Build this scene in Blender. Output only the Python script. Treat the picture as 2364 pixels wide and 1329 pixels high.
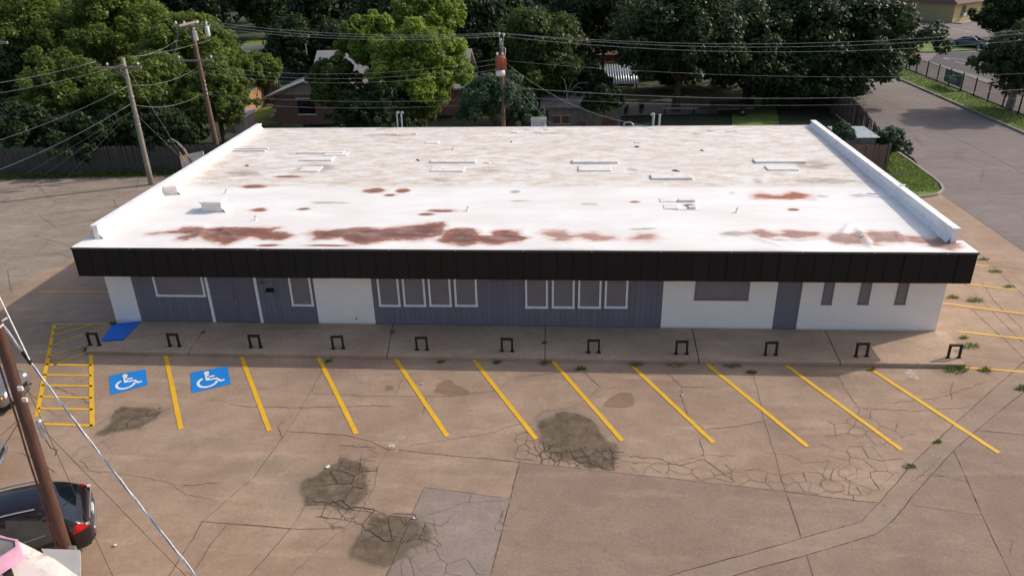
import bpy, bmesh, math, random
import numpy as np
from mathutils import Vector, Matrix, geometry
random.seed(7); RNG = np.random.default_rng(7)
scn = bpy.context.scene
for o in list(bpy.data.objects): bpy.data.objects.remove(o)
COL = scn.collection
R_ = math.radians

# ------------------------------------------------------------------ camera
F = 1727.79; CAM = np.array([18.05, -25.726, 13.8915]); PITCH, YAW, ROLL = .4392, -.0759, -.0232
FW = np.array([math.sin(YAW)*math.cos(PITCH), math.cos(YAW)*math.cos(PITCH), -math.sin(PITCH)])
_r = np.array([math.cos(YAW), -math.sin(YAW), 0]); _u = np.cross(_r, FW)
RT = _r*math.cos(ROLL)+_u*math.sin(ROLL); UP = -_r*math.sin(ROLL)+_u*math.cos(ROLL)
cam = bpy.data.objects.new('camera', bpy.data.cameras.new('camera')); COL.objects.link(cam)
cam.data.sensor_width = 36; cam.data.lens = F/2364*36; cam.data.clip_end = 3000; cam.data.clip_start = .1
cam.matrix_world = Matrix(((RT[0], UP[0], -FW[0], CAM[0]), (RT[1], UP[1], -FW[1], CAM[1]), (RT[2], UP[2], -FW[2], CAM[2]), (0, 0, 0, 1)))
scn.camera = cam
# survey helpers: photo pixel -> place on a level plane z, or on an upright plane y
def ray(x, y): return FW+RT*(x-1182)/F-UP*(y-664.5)/F
def G(x, y, z=0.0):
    d = ray(x, y); return CAM+d*((z-CAM[2])/d[2])
def AY(x, y, Y):
    d = ray(x, y); return CAM+d*((Y-CAM[1])/d[1])
def AX(x, y, X):
    d = ray(x, y); return CAM+d*((X-CAM[0])/d[0])
# ------------------------------------------------------------------ light
SUN = Vector((1.343, .62, 1.0)).normalized()
w = bpy.data.worlds.new('World'); scn.world = w; w.use_nodes = True
nt = w.node_tree; sky = nt.nodes.new('ShaderNodeTexSky'); sky.sky_type = 'NISHITA'; sky.sun_disc = False
sky.sun_elevation = math.asin(SUN.z); sky.sun_rotation = math.atan2(SUN.x, SUN.y)
sky.air_density = 1.0; sky.dust_density = 3.2
nt.nodes['Background'].inputs[1].default_value = .15
nt.links.new(sky.outputs[0], nt.nodes['Background'].inputs[0])
sl = bpy.data.lights.new('sun', 'SUN'); sl.energy = 2.8; sl.angle = R_(.53); sl.color = (1, .93, .84)
so = bpy.data.objects.new('sun', sl); COL.objects.link(so)
so.rotation_euler = SUN.to_track_quat('Z', 'Y').to_euler(); so.location = (40, 20, 40)
vs = scn.view_settings; vs.view_transform = 'Standard'; vs.look = 'None'; vs.exposure = .15; vs.gamma = 1; vs.use_curve_mapping = False
scn.render.resolution_x = 1024; scn.render.resolution_y = 575

# ------------------------------------------------------------------ materials
def lin(h):
    c = [int(h[i:i+2], 16)/255 for i in (0, 2, 4)]
    return tuple(v/12.92 if v <= .04045 else ((v+.055)/1.055)**2.4 for v in c)+(1,)
class NT:
    def __init__(s, name):
        s.m = bpy.data.materials.new(name); s.m.use_nodes = True; s.t = s.m.node_tree
        s.b = s.t.nodes['Principled BSDF']; s.out = s.t.nodes['Material Output']
        s.tc = s.t.nodes.new('ShaderNodeTexCoord')
    def n(s, typ, **kw):
        k = s.t.nodes.new('ShaderNode'+typ)
        for a, v in kw.items(): setattr(k, a, v)
        return k
    def l(s, a, b): s.t.links.new(a, b)
    def put(s, sock, v):
        if hasattr(v, 'is_output') or hasattr(v, 'links'): s.l(v, sock)
        else: sock.default_value = v
    def obj(s): return s.tc.outputs['Object']
    def noise(s, scale, detail=4, rough=.55, vec=None, dist=0):
        k = s.n('TexNoise'); k.inputs['Scale'].default_value = scale; k.inputs['Detail'].default_value = detail
        k.inputs['Roughness'].default_value = rough; k.inputs['Distortion'].default_value = dist
        s.l(vec or s.obj(), k.inputs['Vector']); return k.outputs['Fac']
    def noisec(s, scale, detail=3):
        k = s.n('TexNoise'); k.inputs['Scale'].default_value = scale; k.inputs['Detail'].default_value = detail
        s.l(s.obj(), k.inputs['Vector']); return k.outputs['Color']
    def mapping(s, scale=(1, 1, 1), rot=(0, 0, 0), loc=(0, 0, 0), vec=None):
        k = s.n('Mapping'); k.inputs['Scale'].default_value = scale; k.inputs['Rotation'].default_value = rot; k.inputs['Location'].default_value = loc
        s.l(vec or s.obj(), k.inputs['Vector']); return k.outputs[0]
    def ramp(s, v, a, b, lo=0., hi=1.):
        k = s.n('MapRange'); k.interpolation_type = 'SMOOTHSTEP'
        s.put(k.inputs[0], v); k.inputs[1].default_value = a; k.inputs[2].default_value = b
        k.inputs[3].default_value = lo; k.inputs[4].default_value = hi; return k.outputs[0]
    def math(s, op, a, b=0.):
        k = s.n('Math', operation=op); s.put(k.inputs[0], a); s.put(k.inputs[1], b); return k.outputs[0]
    def vmath(s, op, a, b):
        k = s.n('VectorMath', operation=op); s.put(k.inputs[0], a); s.put(k.inputs[1], b); return k
    def mix(s, f, a, b, mode='MIX'):
        k = s.n('Mix', data_type='RGBA', blend_type=mode); s.put(k.inputs[0], f); s.put(k.inputs[6], a); s.put(k.inputs[7], b); return k.outputs[2]
    def attr(s, name):
        k = s.n('Attribute', attribute_name=name); return k.outputs['Fac']
    def bump(s, h, strength=.3, dist=.02):
        k = s.n('Bump'); k.inputs['Strength'].default_value = strength; k.inputs['Distance'].default_value = dist
        s.put(k.inputs['Height'], h); s.l(k.outputs[0], s.b.inputs['Normal'])
    def ell(s, vec, cx, cy, rx, ry, rot=0, soft=.25):
        k = s.n('Mapping'); k.vector_type = 'TEXTURE'
        k.inputs['Location'].default_value = (cx, cy, 0); k.inputs['Rotation'].default_value = (0, 0, rot); k.inputs['Scale'].default_value = (rx, ry, 1e3)
        s.l(vec, k.inputs[0]); L = s.n('VectorMath', operation='LENGTH'); s.l(k.outputs[0], L.inputs[0])
        return s.ramp(L.outputs['Value'], 1, 1-soft)
    def done(s, col=None, rough=.8, metal=0., spec=None):
        if col is not None: s.put(s.b.inputs['Base Color'], col)
        s.put(s.b.inputs['Roughness'], rough); s.b.inputs['Metallic'].default_value = metal
        if spec is not None: s.b.inputs['Specular IOR Level'].default_value = spec
        return s.m
M = {}
def simple(name, hexc, rough=.7, metal=0., var=.18, scale=3., bump=0, bscale=40, spec=None, dirt=None):
    t = NT(name); c = lin(hexc); d = tuple(v*(1-var) for v in c[:3])+(1,); e = tuple(min(1, v*(1+var)) for v in c[:3])+(1,)
    col = t.mix(t.ramp(t.noise(scale, 5), .3, .7), d, e)
    if dirt: col = t.mix(t.ramp(t.noise(scale*.7, 6, .7), .52, .72), col, lin(dirt))
    if bump: t.bump(t.noise(bscale, 3), bump, .01)
    M[name] = t.done(col, rough, metal, spec); return M[name]

# lot stains: x, y px centre, half sizes px, darkness kind
def px_ell(cx, cy, rx, ry, z=0.):
    c = G(cx, cy, z); a = G(cx+rx, cy, z); b = G(cx, cy-ry, z)
    return c[0], c[1], abs(a[0]-c[0]), abs(b[1]-c[1])
WETP = [[(790, 1055), (830, 1065), (845, 1080), (843, 1105), (845, 1135), (830, 1160), (810, 1180), (770, 1170), (705, 1165), (702, 1135), (690, 1115), (725, 1095), (765, 1075)],
        [(860, 1190), (950, 1200), (980, 1215), (995, 1245), (950, 1265), (900, 1312), (850, 1300), (805, 1285), (800, 1265), (845, 1220)],
        [(1237, 970), (1282, 955), (1327, 952), (1362, 965), (1382, 995), (1402, 1020), (1427, 1025), (1422, 1075), (1402, 1085), (1332, 1065), (1282, 1055), (1247, 1020)],
        [(280, 940), (325, 937), (372, 945), (360, 965), (325, 990), (280, 995), (255, 995), (240, 1005), (220, 1005), (250, 975), (260, 960)]]
DAMPP = [[(1392, 937), (1402, 920), (1432, 905), (1457, 907), (1464, 922), (1462, 935), (1442, 940), (1407, 939)], [(1000, 905), (1010, 887), (1030, 875), (1045, 877), (1050, 887), (1080, 900), (1085, 910), (1040, 914)], [(888, 890), (905, 888), (908, 900), (890, 901)]]
FAINT = [(700, 1120, 100, 70, 0), (1130, 1085, 150, 30, 0), (1310, 985, 120, 70, 0), (590, 1080, 120, 30, .1), (1790, 990, 60, 40, .3), (330, 960, 80, 40, 0), (880, 1240, 130, 70, 0), (1920, 880, 160, 20, 0), (470, 1020, 150, 25, 0), (2140, 1070, 60, 50, .8)]
WHITE = [(912, 1020, 16, 9, 0), (2102, 862, 14, 13, 0), (2165, 778, 18, 12, -.6), (1842, 938, 12, 3, 0), (2185, 795, 10, 12, -.6), (2205, 820, 8, 4, 0)]
def sdf_poly(X, Y, P):
    P = np.array(P); d = np.full(X.shape, 1e9); ins = np.zeros(X.shape, bool); n = len(P)
    for i in range(n):
        a, b = P[i], P[i-1]; e = b-a; t = np.clip(((X-a[0])*e[0]+(Y-a[1])*e[1])/(e@e), 0, 1); d = np.minimum(d, np.hypot(X-a[0]-t*e[0], Y-a[1]-t*e[1]))
        c = ((a[1] > Y) != (b[1] > Y)); ins ^= c & (X < (b[0]-a[0])*(Y-a[1])/((b[1]-a[1]) if b[1] != a[1] else 1e-9)+a[0])
    return np.where(ins, -d, d)
def concrete(name, c1, c2, speck=.0, stains=True, joint=True):
    t = NT(name)
    base = t.mix(t.ramp(t.noise(.35, 6, .6), .32, .68), lin(c1), lin(c2))
    base = t.mix(t.ramp(t.noise(1.6, 6, .65), .35, .75, 0, .38), base, tuple(v*.62 for v in lin(c1)[:3])+(1,))
    streak = t.noise(1.0, 5, .6, t.mapping((.35, 1.7, 1), (0, 0, .25)))
    base = t.mix(t.ramp(streak, .52, .70, 0, .5), base, tuple(min(1, v*1.22) for v in lin(c2)[:3])+(1,))
    base = t.mix(t.ramp(t.noise(.9, 7, .72, t.mapping((.6, 1.5, 1), (0, 0, -.1), (7, 3, 0))), .50, .66, 0, .30), base, tuple(v*a for v, a in zip(lin(c1)[:3], (.70, .64, .60)))+(1,))
    wob = t.vmath('ADD', t.obj(), t.vmath('SCALE', t.vmath('SUBTRACT', t.noisec(1.5, 6), (.5, .5, .5)).outputs[0], (0, 0, 0)).outputs[0])
    wob.inputs[1].links[0].from_node.inputs['Scale'].default_value = 1.5
    vec = wob.outputs[0]
    base = t.mix(t.ramp(t.noise(5., 5, .7), .60, .78, 0, .4), base, tuple(v*.5 for v in lin(c1)[:3])+(1,))
    base = t.mix(t.ramp(t.noise(9., 4, .7), .42, .68, 0, .30), base, tuple(v*.60 for v in lin(c1)[:3])+(1,))
    base = t.mix(t.ramp(t.noise(7., 3, .6, t.mapping((1, 1, 1), (0, 0, 0), (5, 9, 0))), .64, .72, 0, .45), base, tuple(min(1, v*1.35) for v in lin(c2)[:3])+(1,))
    base = t.mix(t.ramp(t.noise(3.1, 4, .6, t.mapping((1, 1, 1), (0, 0, 0), (2, 4, 0))), .66, .74, 0, .5), base, tuple(v*.45 for v in lin(c1)[:3])+(1,))
    # fine grit
    g = t.noise(38., 3, .7)
    base = t.mix(t.ramp(g, .35, .7, 0, .30+speck*.25), base, tuple(v*.55 for v in lin(c1)[:3])+(1,))
    if speck: base = t.mix(t.ramp(t.noise(24., 2, .6), .60, .72, 0, speck), base, tuple(min(1, v*1.55) for v in lin(c2)[:3])+(1,))
    rough = .88
    if stains:
        def grp(lst, soft):
            m = None
            for (x, y, a, b, rt) in lst:
                e = t.ell(vec, *px_ell(x, y, a, b), rt, soft)
                m = e if m is None else t.math('MAXIMUM', m, e)
            return m
        faint = grp(FAINT, .95); wh = grp(WHITE, .5)
        en = t.math('MULTIPLY', t.math('SUBTRACT', t.noise(1.4, 5, .55), .5), .75)
        base = t.mix(t.math('MULTIPLY', faint, .34), base, lin('6f675a'))
        damp = t.ramp(t.math('ADD', t.attr('damp'), t.math('MULTIPLY', en, .5)), .42, .56)
        base = t.mix(t.math('MULTIPLY', damp, .62), base, lin('745a42'))
        wet = t.ramp(t.math('ADD', t.attr('wet'), en), .40, .58); halo = t.ramp(t.math('ADD', t.attr('wet'), t.math('MULTIPLY', en, .7)), .05, .6)
        base = t.mix(t.math('MULTIPLY', halo, .35), base, lin('7a6c5c'))
        wcol = t.mix(t.ramp(t.noise(2.3, 6, .7), .35, .65), lin('4c4032'), lin('6a5c4b'))
        base = t.mix(t.math('MULTIPLY', wet, t.ramp(t.noise(2.6, 7, .75), .3, .62, .55, .92)), base, wcol)
        base = t.mix(t.math('MULTIPLY', wh, t.ramp(t.noise(7, 4, .7), .5, .58)), base, lin('cfc8c4'))
    t.bump(t.math('ADD', t.noise(9, 5, .6), t.math('MULTIPLY', t.noise(60, 3), .35)), .25, .02)
    M[name] = t.done(base, rough, spec=.3); return M[name]
concrete('tan_concrete', '9d836f', 'b09781')
concrete('aggregate_concrete', '907969', '9e8776', .55)
concrete('grey_concrete', '908075', '9c8c80', .5)
concrete('strip_concrete', '968070', 'a38d7b', .15)
concrete('left_concrete', '938475', 'a59686', .3, False)
concrete('road_concrete', '7c716e', '897d78', .2, False)
concrete('walk_concrete', 'ae937c', 'bea48c', .45, False)
concrete('kerb_concrete', '9b9187', 'aea398', .2, False)
simple('joint_soil', '352d27', .95, var=.3); simple('crack', '735f51', .95, var=.35, scale=4)
simple('mud', '4e4236', .95, var=.3, scale=5)
simple('asphalt', '433e42', .9, var=.2, bump=.3)
def paint(name, hexc, wear='a0897b', amt=.5):
    t = NT(name); c = lin(hexc)
    col = t.mix(t.ramp(t.noise(2.2, 5), .3, .7, 0, .35), c, tuple(v*.72 for v in c[:3])+(1,))
    col = t.mix(t.ramp(t.noise(13, 6, .75), .58, .68, 0, amt), col, lin(wear))
    M[name] = t.done(col, .7)
paint('yellow_paint', 'e2ae1c', amt=.75); paint('blue_paint', '0f7fd0', amt=.12); paint('white_paint', 'e6e6e4', '3f8fd0', .2); paint('ramp_blue', '0a6fd8', amt=.1); paint('lot_white', 'c9c4c0', '6d6768', .6)
# building materials
def white_brick():
    t = NT('white_brick'); b = t.n('TexBrick'); b.inputs['Scale'].default_value = 1; b.inputs['Brick Width'].default_value = .21; b.inputs['Row Height'].default_value = .075
    b.inputs['Mortar Size'].default_value = .006; b.inputs['Color1'].default_value = (1, 1, 1, 1); b.inputs['Color2'].default_value = (.9, .9, .9, 1); b.inputs['Mortar'].default_value = (.55, .55, .55, 1)
    k = t.n('SeparateXYZ'); t.l(t.obj(), k.inputs[0]); c = t.n('CombineXYZ'); t.l(t.math('ADD', k.outputs[0], k.outputs[1]), c.inputs[0]); t.l(k.outputs[2], c.inputs[1]); t.l(c.outputs[0], b.inputs['Vector'])
    col = t.mix(.22, lin('f6efe6'), b.outputs['Color'], 'MULTIPLY')
    col = t.mix(t.ramp(t.noise(1.3, 5, .6), .45, .8, 0, .3), col, lin('ddd4cb'))
    low = t.ramp(t.math('ADD', k.outputs[2], t.math('MULTIPLY', t.noise(6, 5), .2)), .38, .2, 0, .45)
    col = t.mix(low, col, lin('9a8f88'))
    t.bump(b.outputs['Fac'], -.25, .01); M['white_brick'] = t.done(col, .75)
white_brick()
def siding():
    t = NT('siding_paint'); o = t.n('ObjectInfo')
    col = t.mix(o.outputs['Random'], lin('6e6c75'), lin('76737c'))
    col = t.mix(t.ramp(t.noise(3, 5, .6, t.mapping((6, 6, .5))), .5, .8, 0, .35), col, lin('605f69'))
    t.bump(t.noise(20, 4, .6, t.mapping((8, 8, .4))), .25, .01); M['siding_paint'] = t.done(col, .72)
siding()
simple('pane_board', '7f787a', .6, var=.06, scale=2); simple('trim_white', 'eeecea', .6, var=.06); simple('door_paint', '6b6772', .6, var=.08); simple('grey_frame', '7a7074', .6, var=.08)
def fascia():
    t = NT('fascia_metal'); o = t.n('ObjectInfo')
    col = t.mix(o.outputs['Random'], lin('221819'), lin('1e1d1d'))
    col = t.mix(t.ramp(t.noise(2.5, 5, .6, t.mapping((3, 3, .6))), .5, .8, 0, .3), col, lin('2b2122'))
    M['fascia_metal'] = t.done(col, .55, .0, .25)
fascia(); simple('bronze_trim', '4a4341', .45, .3, .15); simple('soffit', '8a8480', .8)
def roof_mat():
    t = NT('roof_membrane')
    base = t.mix(t.ramp(t.noise(.5, 6, .65, t.mapping((.6, 1.6, 1))), .35, .7), lin('e9e2dd'), lin('f3f0ed'))
    back = t.attr('back')
    dn = t.noise(1.5, 9, .78, t.mapping((.7, 1.5, 1)))
    base = t.mix(t.math('MULTIPLY', back, t.ramp(dn, .40, .64, .12, .85)), base, lin('c9b69f'))
    base = t.mix(t.math('MULTIPLY', back, t.ramp(t.noise(26, 4, .7), .5, .72, 0, .30)), base, lin('a8988c'))
    base = t.mix(t.math('MULTIPLY', t.ramp(t.noise(2.6, 7, .75, t.mapping((.4, 2.2, 1))), .62, .72), .38), base, lin('b9ab9f'))
    wn = t.math('MULTIPLY', t.math('SUBTRACT', t.noise(2.2, 8, .75, t.mapping((.55, 1.3, 1), (0, 0, .12))), .5), .8)
    wn2 = t.math('MULTIPLY', t.math('SUBTRACT', t.noise(4.5, 7, .7, t.mapping((.28, 1.0, 1), (0, 0, -.35))), .5), .9)
    r = t.math('ADD', t.math('ADD', t.attr('red'), wn), wn2)
    redc = t.mix(t.ramp(t.noise(1.7, 6, .7), .35, .65), lin('984d2d'), lin('703e26'))
    redc = t.mix(t.ramp(t.noise(6, 6, .75, t.mapping((.4, 1, 1), (0, 0, -.3))), .5, .7, 0, .35), redc, lin('9a5440'))
    redc = t.mix(t.ramp(t.math('ADD', t.attr('red'), wn), .72, 1.0, 0, .6), redc, lin('4c2a22'))
    hue = t.attr('hue'); redc = t.mix(hue, redc, lin('a4552a')); 
    base = t.mix(t.ramp(t.math('ADD', t.math('ADD', t.attr('red'), t.math('MULTIPLY', wn, 1.2)), .22), .30, .62, 0, .45), base, lin('d0a48e'))
    base = t.mix(t.math('MULTIPLY', t.ramp(r, .36, .60), t.math('MULTIPLY', t.attr('op'), t.ramp(t.noise(2.2, 8, .72, t.mapping((.4, 1.0, 1), (0, 0, .3))), .3, .55, .68, 1))), base, redc)
    b = t.math('ADD', t.math('ADD', t.attr('brown'), wn), wn2)
    base = t.mix(t.ramp(b, .32, .75, 0, .7), base, lin('8a7868'))
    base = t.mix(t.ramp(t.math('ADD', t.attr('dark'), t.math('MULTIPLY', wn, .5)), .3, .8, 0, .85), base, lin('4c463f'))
    base = t.mix(t.ramp(t.noise(14, 3, .6, t.mapping((.25, 2.0, 1))), .735, .76, 0, .7), base, lin('6b625c'))
    t.bump(t.math('ADD', t.noise(4, 5, .6, t.mapping((.5, 1.5, 1))), t.math('MULTIPLY', t.noise(30, 3, .6), t.math('MULTIPLY', back, .4))), .3, .03)
    M['roof_membrane'] = t.done(base, .55, spec=.35)
roof_mat(); simple('white_coating', 'f2eeec', .5, var=.04, dirt='ddd5ce'); simple('curb_coating', 'e6dfd9', .6, var=.06, dirt='c9bdb0'); simple('patch_edge', 'b9b2ac', .7)
simple('dark_steel', '2a2023', .5, .3, .2); simple('galv', '9a9c9e', .45, .6, .15); simple('pvc_grey', '9fa2a4', .55, 0, .12)
# outdoors
simple('creosote_wood', '6a4132', .85, var=.35, scale=6, bump=.4, bscale=30); simple('grey_wood', '857c70', .85, var=.25, scale=6, bump=.4); simple('brown_wood', '6b5142', .85, var=.3, scale=6, bump=.4)
def poledress(name, c1, c2):
    t = NT(name); col = t.mix(t.ramp(t.noise(4, 6, .7, t.mapping((5, 5, .35))), .3, .7), lin(c1), lin(c2))
    col = t.mix(t.ramp(t.noise(3, 5, .7, t.mapping((9, 9, .25))), .58, .7, 0, .8), col, tuple(v*.4 for v in lin(c1)[:3])+(1,))
    t.bump(t.noise(6, 5, .7, t.mapping((9, 9, .4))), .5, .03); M[name] = t.done(col, .85)
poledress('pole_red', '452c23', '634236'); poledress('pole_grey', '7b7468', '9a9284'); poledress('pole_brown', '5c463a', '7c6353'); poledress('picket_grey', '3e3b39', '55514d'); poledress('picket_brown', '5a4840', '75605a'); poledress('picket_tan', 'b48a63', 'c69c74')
simple('wire_light', 'a8a6a2', .5, .0, .1); simple('wire_dark', '3c3836', .6); simple('cable_white', 'd8d4d0', .5, var=.2, scale=14)
simple('rust', '8a4a38', .8, var=.3, scale=5, dirt='6a3326'); simple('enamel_white', 'cfc9c2', .5); simple('porcelain', 'c9c6c2', .3, var=.1); simple('ceramic_glass', '9aa8a8', .2)
simple('bark', '4b4038', .9, var=.35, scale=5, bump=.5, bscale=12); simple('bark_pale', '8a8078', .9, var=.3, scale=4, bump=.4, bscale=10)
def leafmat(name, dark, light, trans=.4):
    t = NT(name); a = t.attr('tint'); col = t.mix(a, lin(dark), lin(light))
    t.put(t.b.inputs['Base Color'], col); t.b.inputs['Roughness'].default_value = .5; t.b.inputs['Specular IOR Level'].default_value = .25
    tr = t.n('BsdfTranslucent'); t.l(t.mix(.5, col, lin(light), 'MIX'), tr.inputs[0]); mx = t.n('MixShader'); mx.inputs[0].default_value = trans
    t.l(t.b.outputs[0], mx.inputs[1]); t.l(tr.outputs[0], mx.inputs[2]); t.l(mx.outputs[0], t.out.inputs[0]); M[name] = t.m
leafmat('leaf_mid', '37471f', '869645', .45); leafmat('leaf_bright', '4c642b', '9db04a', .48); leafmat('leaf_deep', '2b391d', '68793a', .38); leafmat('leaf_dark', '1f2b1b', '46582f', .3); leafmat('leaf_olive', '2a3322', '5b6540', .3); leafmat('leaf_blue', '2c4030', '587050', .35); leafmat('grass_blade', '4a5f2c', '7f9142', .3)
def grass():
    t = NT('grass'); col = t.mix(t.ramp(t.noise(.9, 6, .7), .3, .7), lin('58702a'), lin('879a40'))
    col = t.mix(t.ramp(t.noise(14, 5, .7), .4, .7, 0, .55), col, lin('364620')); col = t.mix(t.ramp(t.noise(.5, 4), .58, .75, 0, .5), col, lin('8f8a55'))
    t.bump(t.noise(22, 5, .7), .9, .08); M['grass'] = t.done(col, .9)
    t = NT('yard_soil'); col = t.mix(t.ramp(t.noise(.25, 6, .65), .38, .62), lin('3c3a2a'), lin('475228')); col = t.mix(t.ramp(t.noise(3, 6, .7), .4, .7, 0, .6), col, lin('3c3528'))
    t.bump(t.noise(6, 6, .7), .8, .1); M['yard_soil'] = t.done(col, .95)
grass()
def shingle(name, c1, c2):
    t = NT(name); b = t.n('TexBrick'); b.inputs['Brick Width'].default_value = .3; b.inputs['Row Height'].default_value = .14; b.inputs['Scale'].default_value = 1; b.inputs['Mortar Size'].default_value = .008
    b.inputs['Color1'].default_value = lin(c1); b.inputs['Color2'].default_value = lin(c2); b.inputs['Mortar'].default_value = tuple(v*.4 for v in lin(c1)[:3])+(1,)
    t.l(t.obj(), b.inputs['Vector']); col = t.mix(t.ramp(t.noise(.8, 5), .4, .7, 0, .4), b.outputs['Color'], tuple(v*.6 for v in lin(c1)[:3])+(1,)); M[name] = t.done(col, .9)
shingle('shingle_grey', 'aaa5a6', '969193'); shingle('shingle_brown', '7d5f55', '6c5049'); shingle('shingle_red', '9a6a5c', '85584c')
def brickm(name, c1, c2, mo):
    t = NT(name); b = t.n('TexBrick'); b.inputs['Brick Width'].default_value = .21; b.inputs['Row Height'].default_value = .075; b.inputs['Scale'].default_value = 1; b.inputs['Mortar Size'].default_value = .008
    b.inputs['Color1'].default_value = lin(c1); b.inputs['Color2'].default_value = lin(c2); b.inputs['Mortar'].default_value = lin(mo)
    k = t.n('SeparateXYZ'); t.l(t.obj(), k.inputs[0]); c = t.n('CombineXYZ'); t.l(t.math('ADD', k.outputs[0], k.outputs[1]), c.inputs[0]); t.l(k.outputs[2], c.inputs[1]); t.l(c.outputs[0], b.inputs['Vector'])
    M[name] = t.done(b.outputs['Color'], .9)
brickm('brick_red', '8d5e50', '7a4c42', '9a8a80')
simple('siding_cream', 'b8a58c', .8); simple('siding_pink', 'c79a80', .8, var=.1); simple('stucco_yellow', 'b9a878', .9, var=.1); simple('shed_wall', '726d68', .85, var=.25, scale=2); simple('rust_brown', '6a4438', .85, var=.25); simple('dark_glass', '1c2226', .08, spec=.6); simple('tin', 'aab0b2', .35, .7, .15); simple('tan_wall', 'b59a78', .9)
simple('black_iron', '1b1715', .6); simple('sign_white', 'c4c9d2', .5, var=.05); simple('sign_blue', '2a4f8a', .5); simple('sign_green', '46645a', .6, var=.1); simple('red_plastic', 'b04040', .5); simple('yellow_plastic', 'd09a2a', .5); simple('teal', '4f9a9c', .4); simple('pink_paint', 'd8a2be', .6, var=.12, dirt='b98ca4'); simple('black_panel', '1a1a1c', .5)
def carpaint(name, hexc, rough=.22):
    t = NT(name); t.b.inputs['Coat Weight'].default_value = .8; t.b.inputs['Coat Roughness'].default_value = .05
    c = lin(hexc); M[name] = t.done(t.mix(t.ramp(t.noise(1.2, 4), .35, .7, 0, .25), c, tuple(min(1, v*1.25+.01) for v in c[:3])+(1,)), rough, .35)
carpaint('plum_paint', '1d1418'); carpaint('blue_grey_paint', '3c4c5e'); carpaint('silver_paint', '7c7b79'); simple('car_glass', '10161c', .05, spec=.8); simple('chrome', 'c8c8cc', .12, .9, .05); simple('rubber', '1c1b1b', .85); simple('alloy', 'a8a8aa', .3, .7); simple('tail_red', 'c01814', .15, spec=.6); simple('amber', 'd8861a', .2); simple('lamp_clear', 'd8dcde', .1); simple('car_black', '121214', .5)
def mildew():
    t = NT('mildew_white'); col = t.mix(t.ramp(t.noise(.9, 6, .7), .48, .66), lin('d9cfc8'), lin('a99f94')); col = t.mix(t.ramp(t.noise(1.1, 7, .75), .56, .66, 0, .7), col, lin('5f5a4c')); M['mildew_white'] = t.done(col, .7)
mildew()

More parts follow.
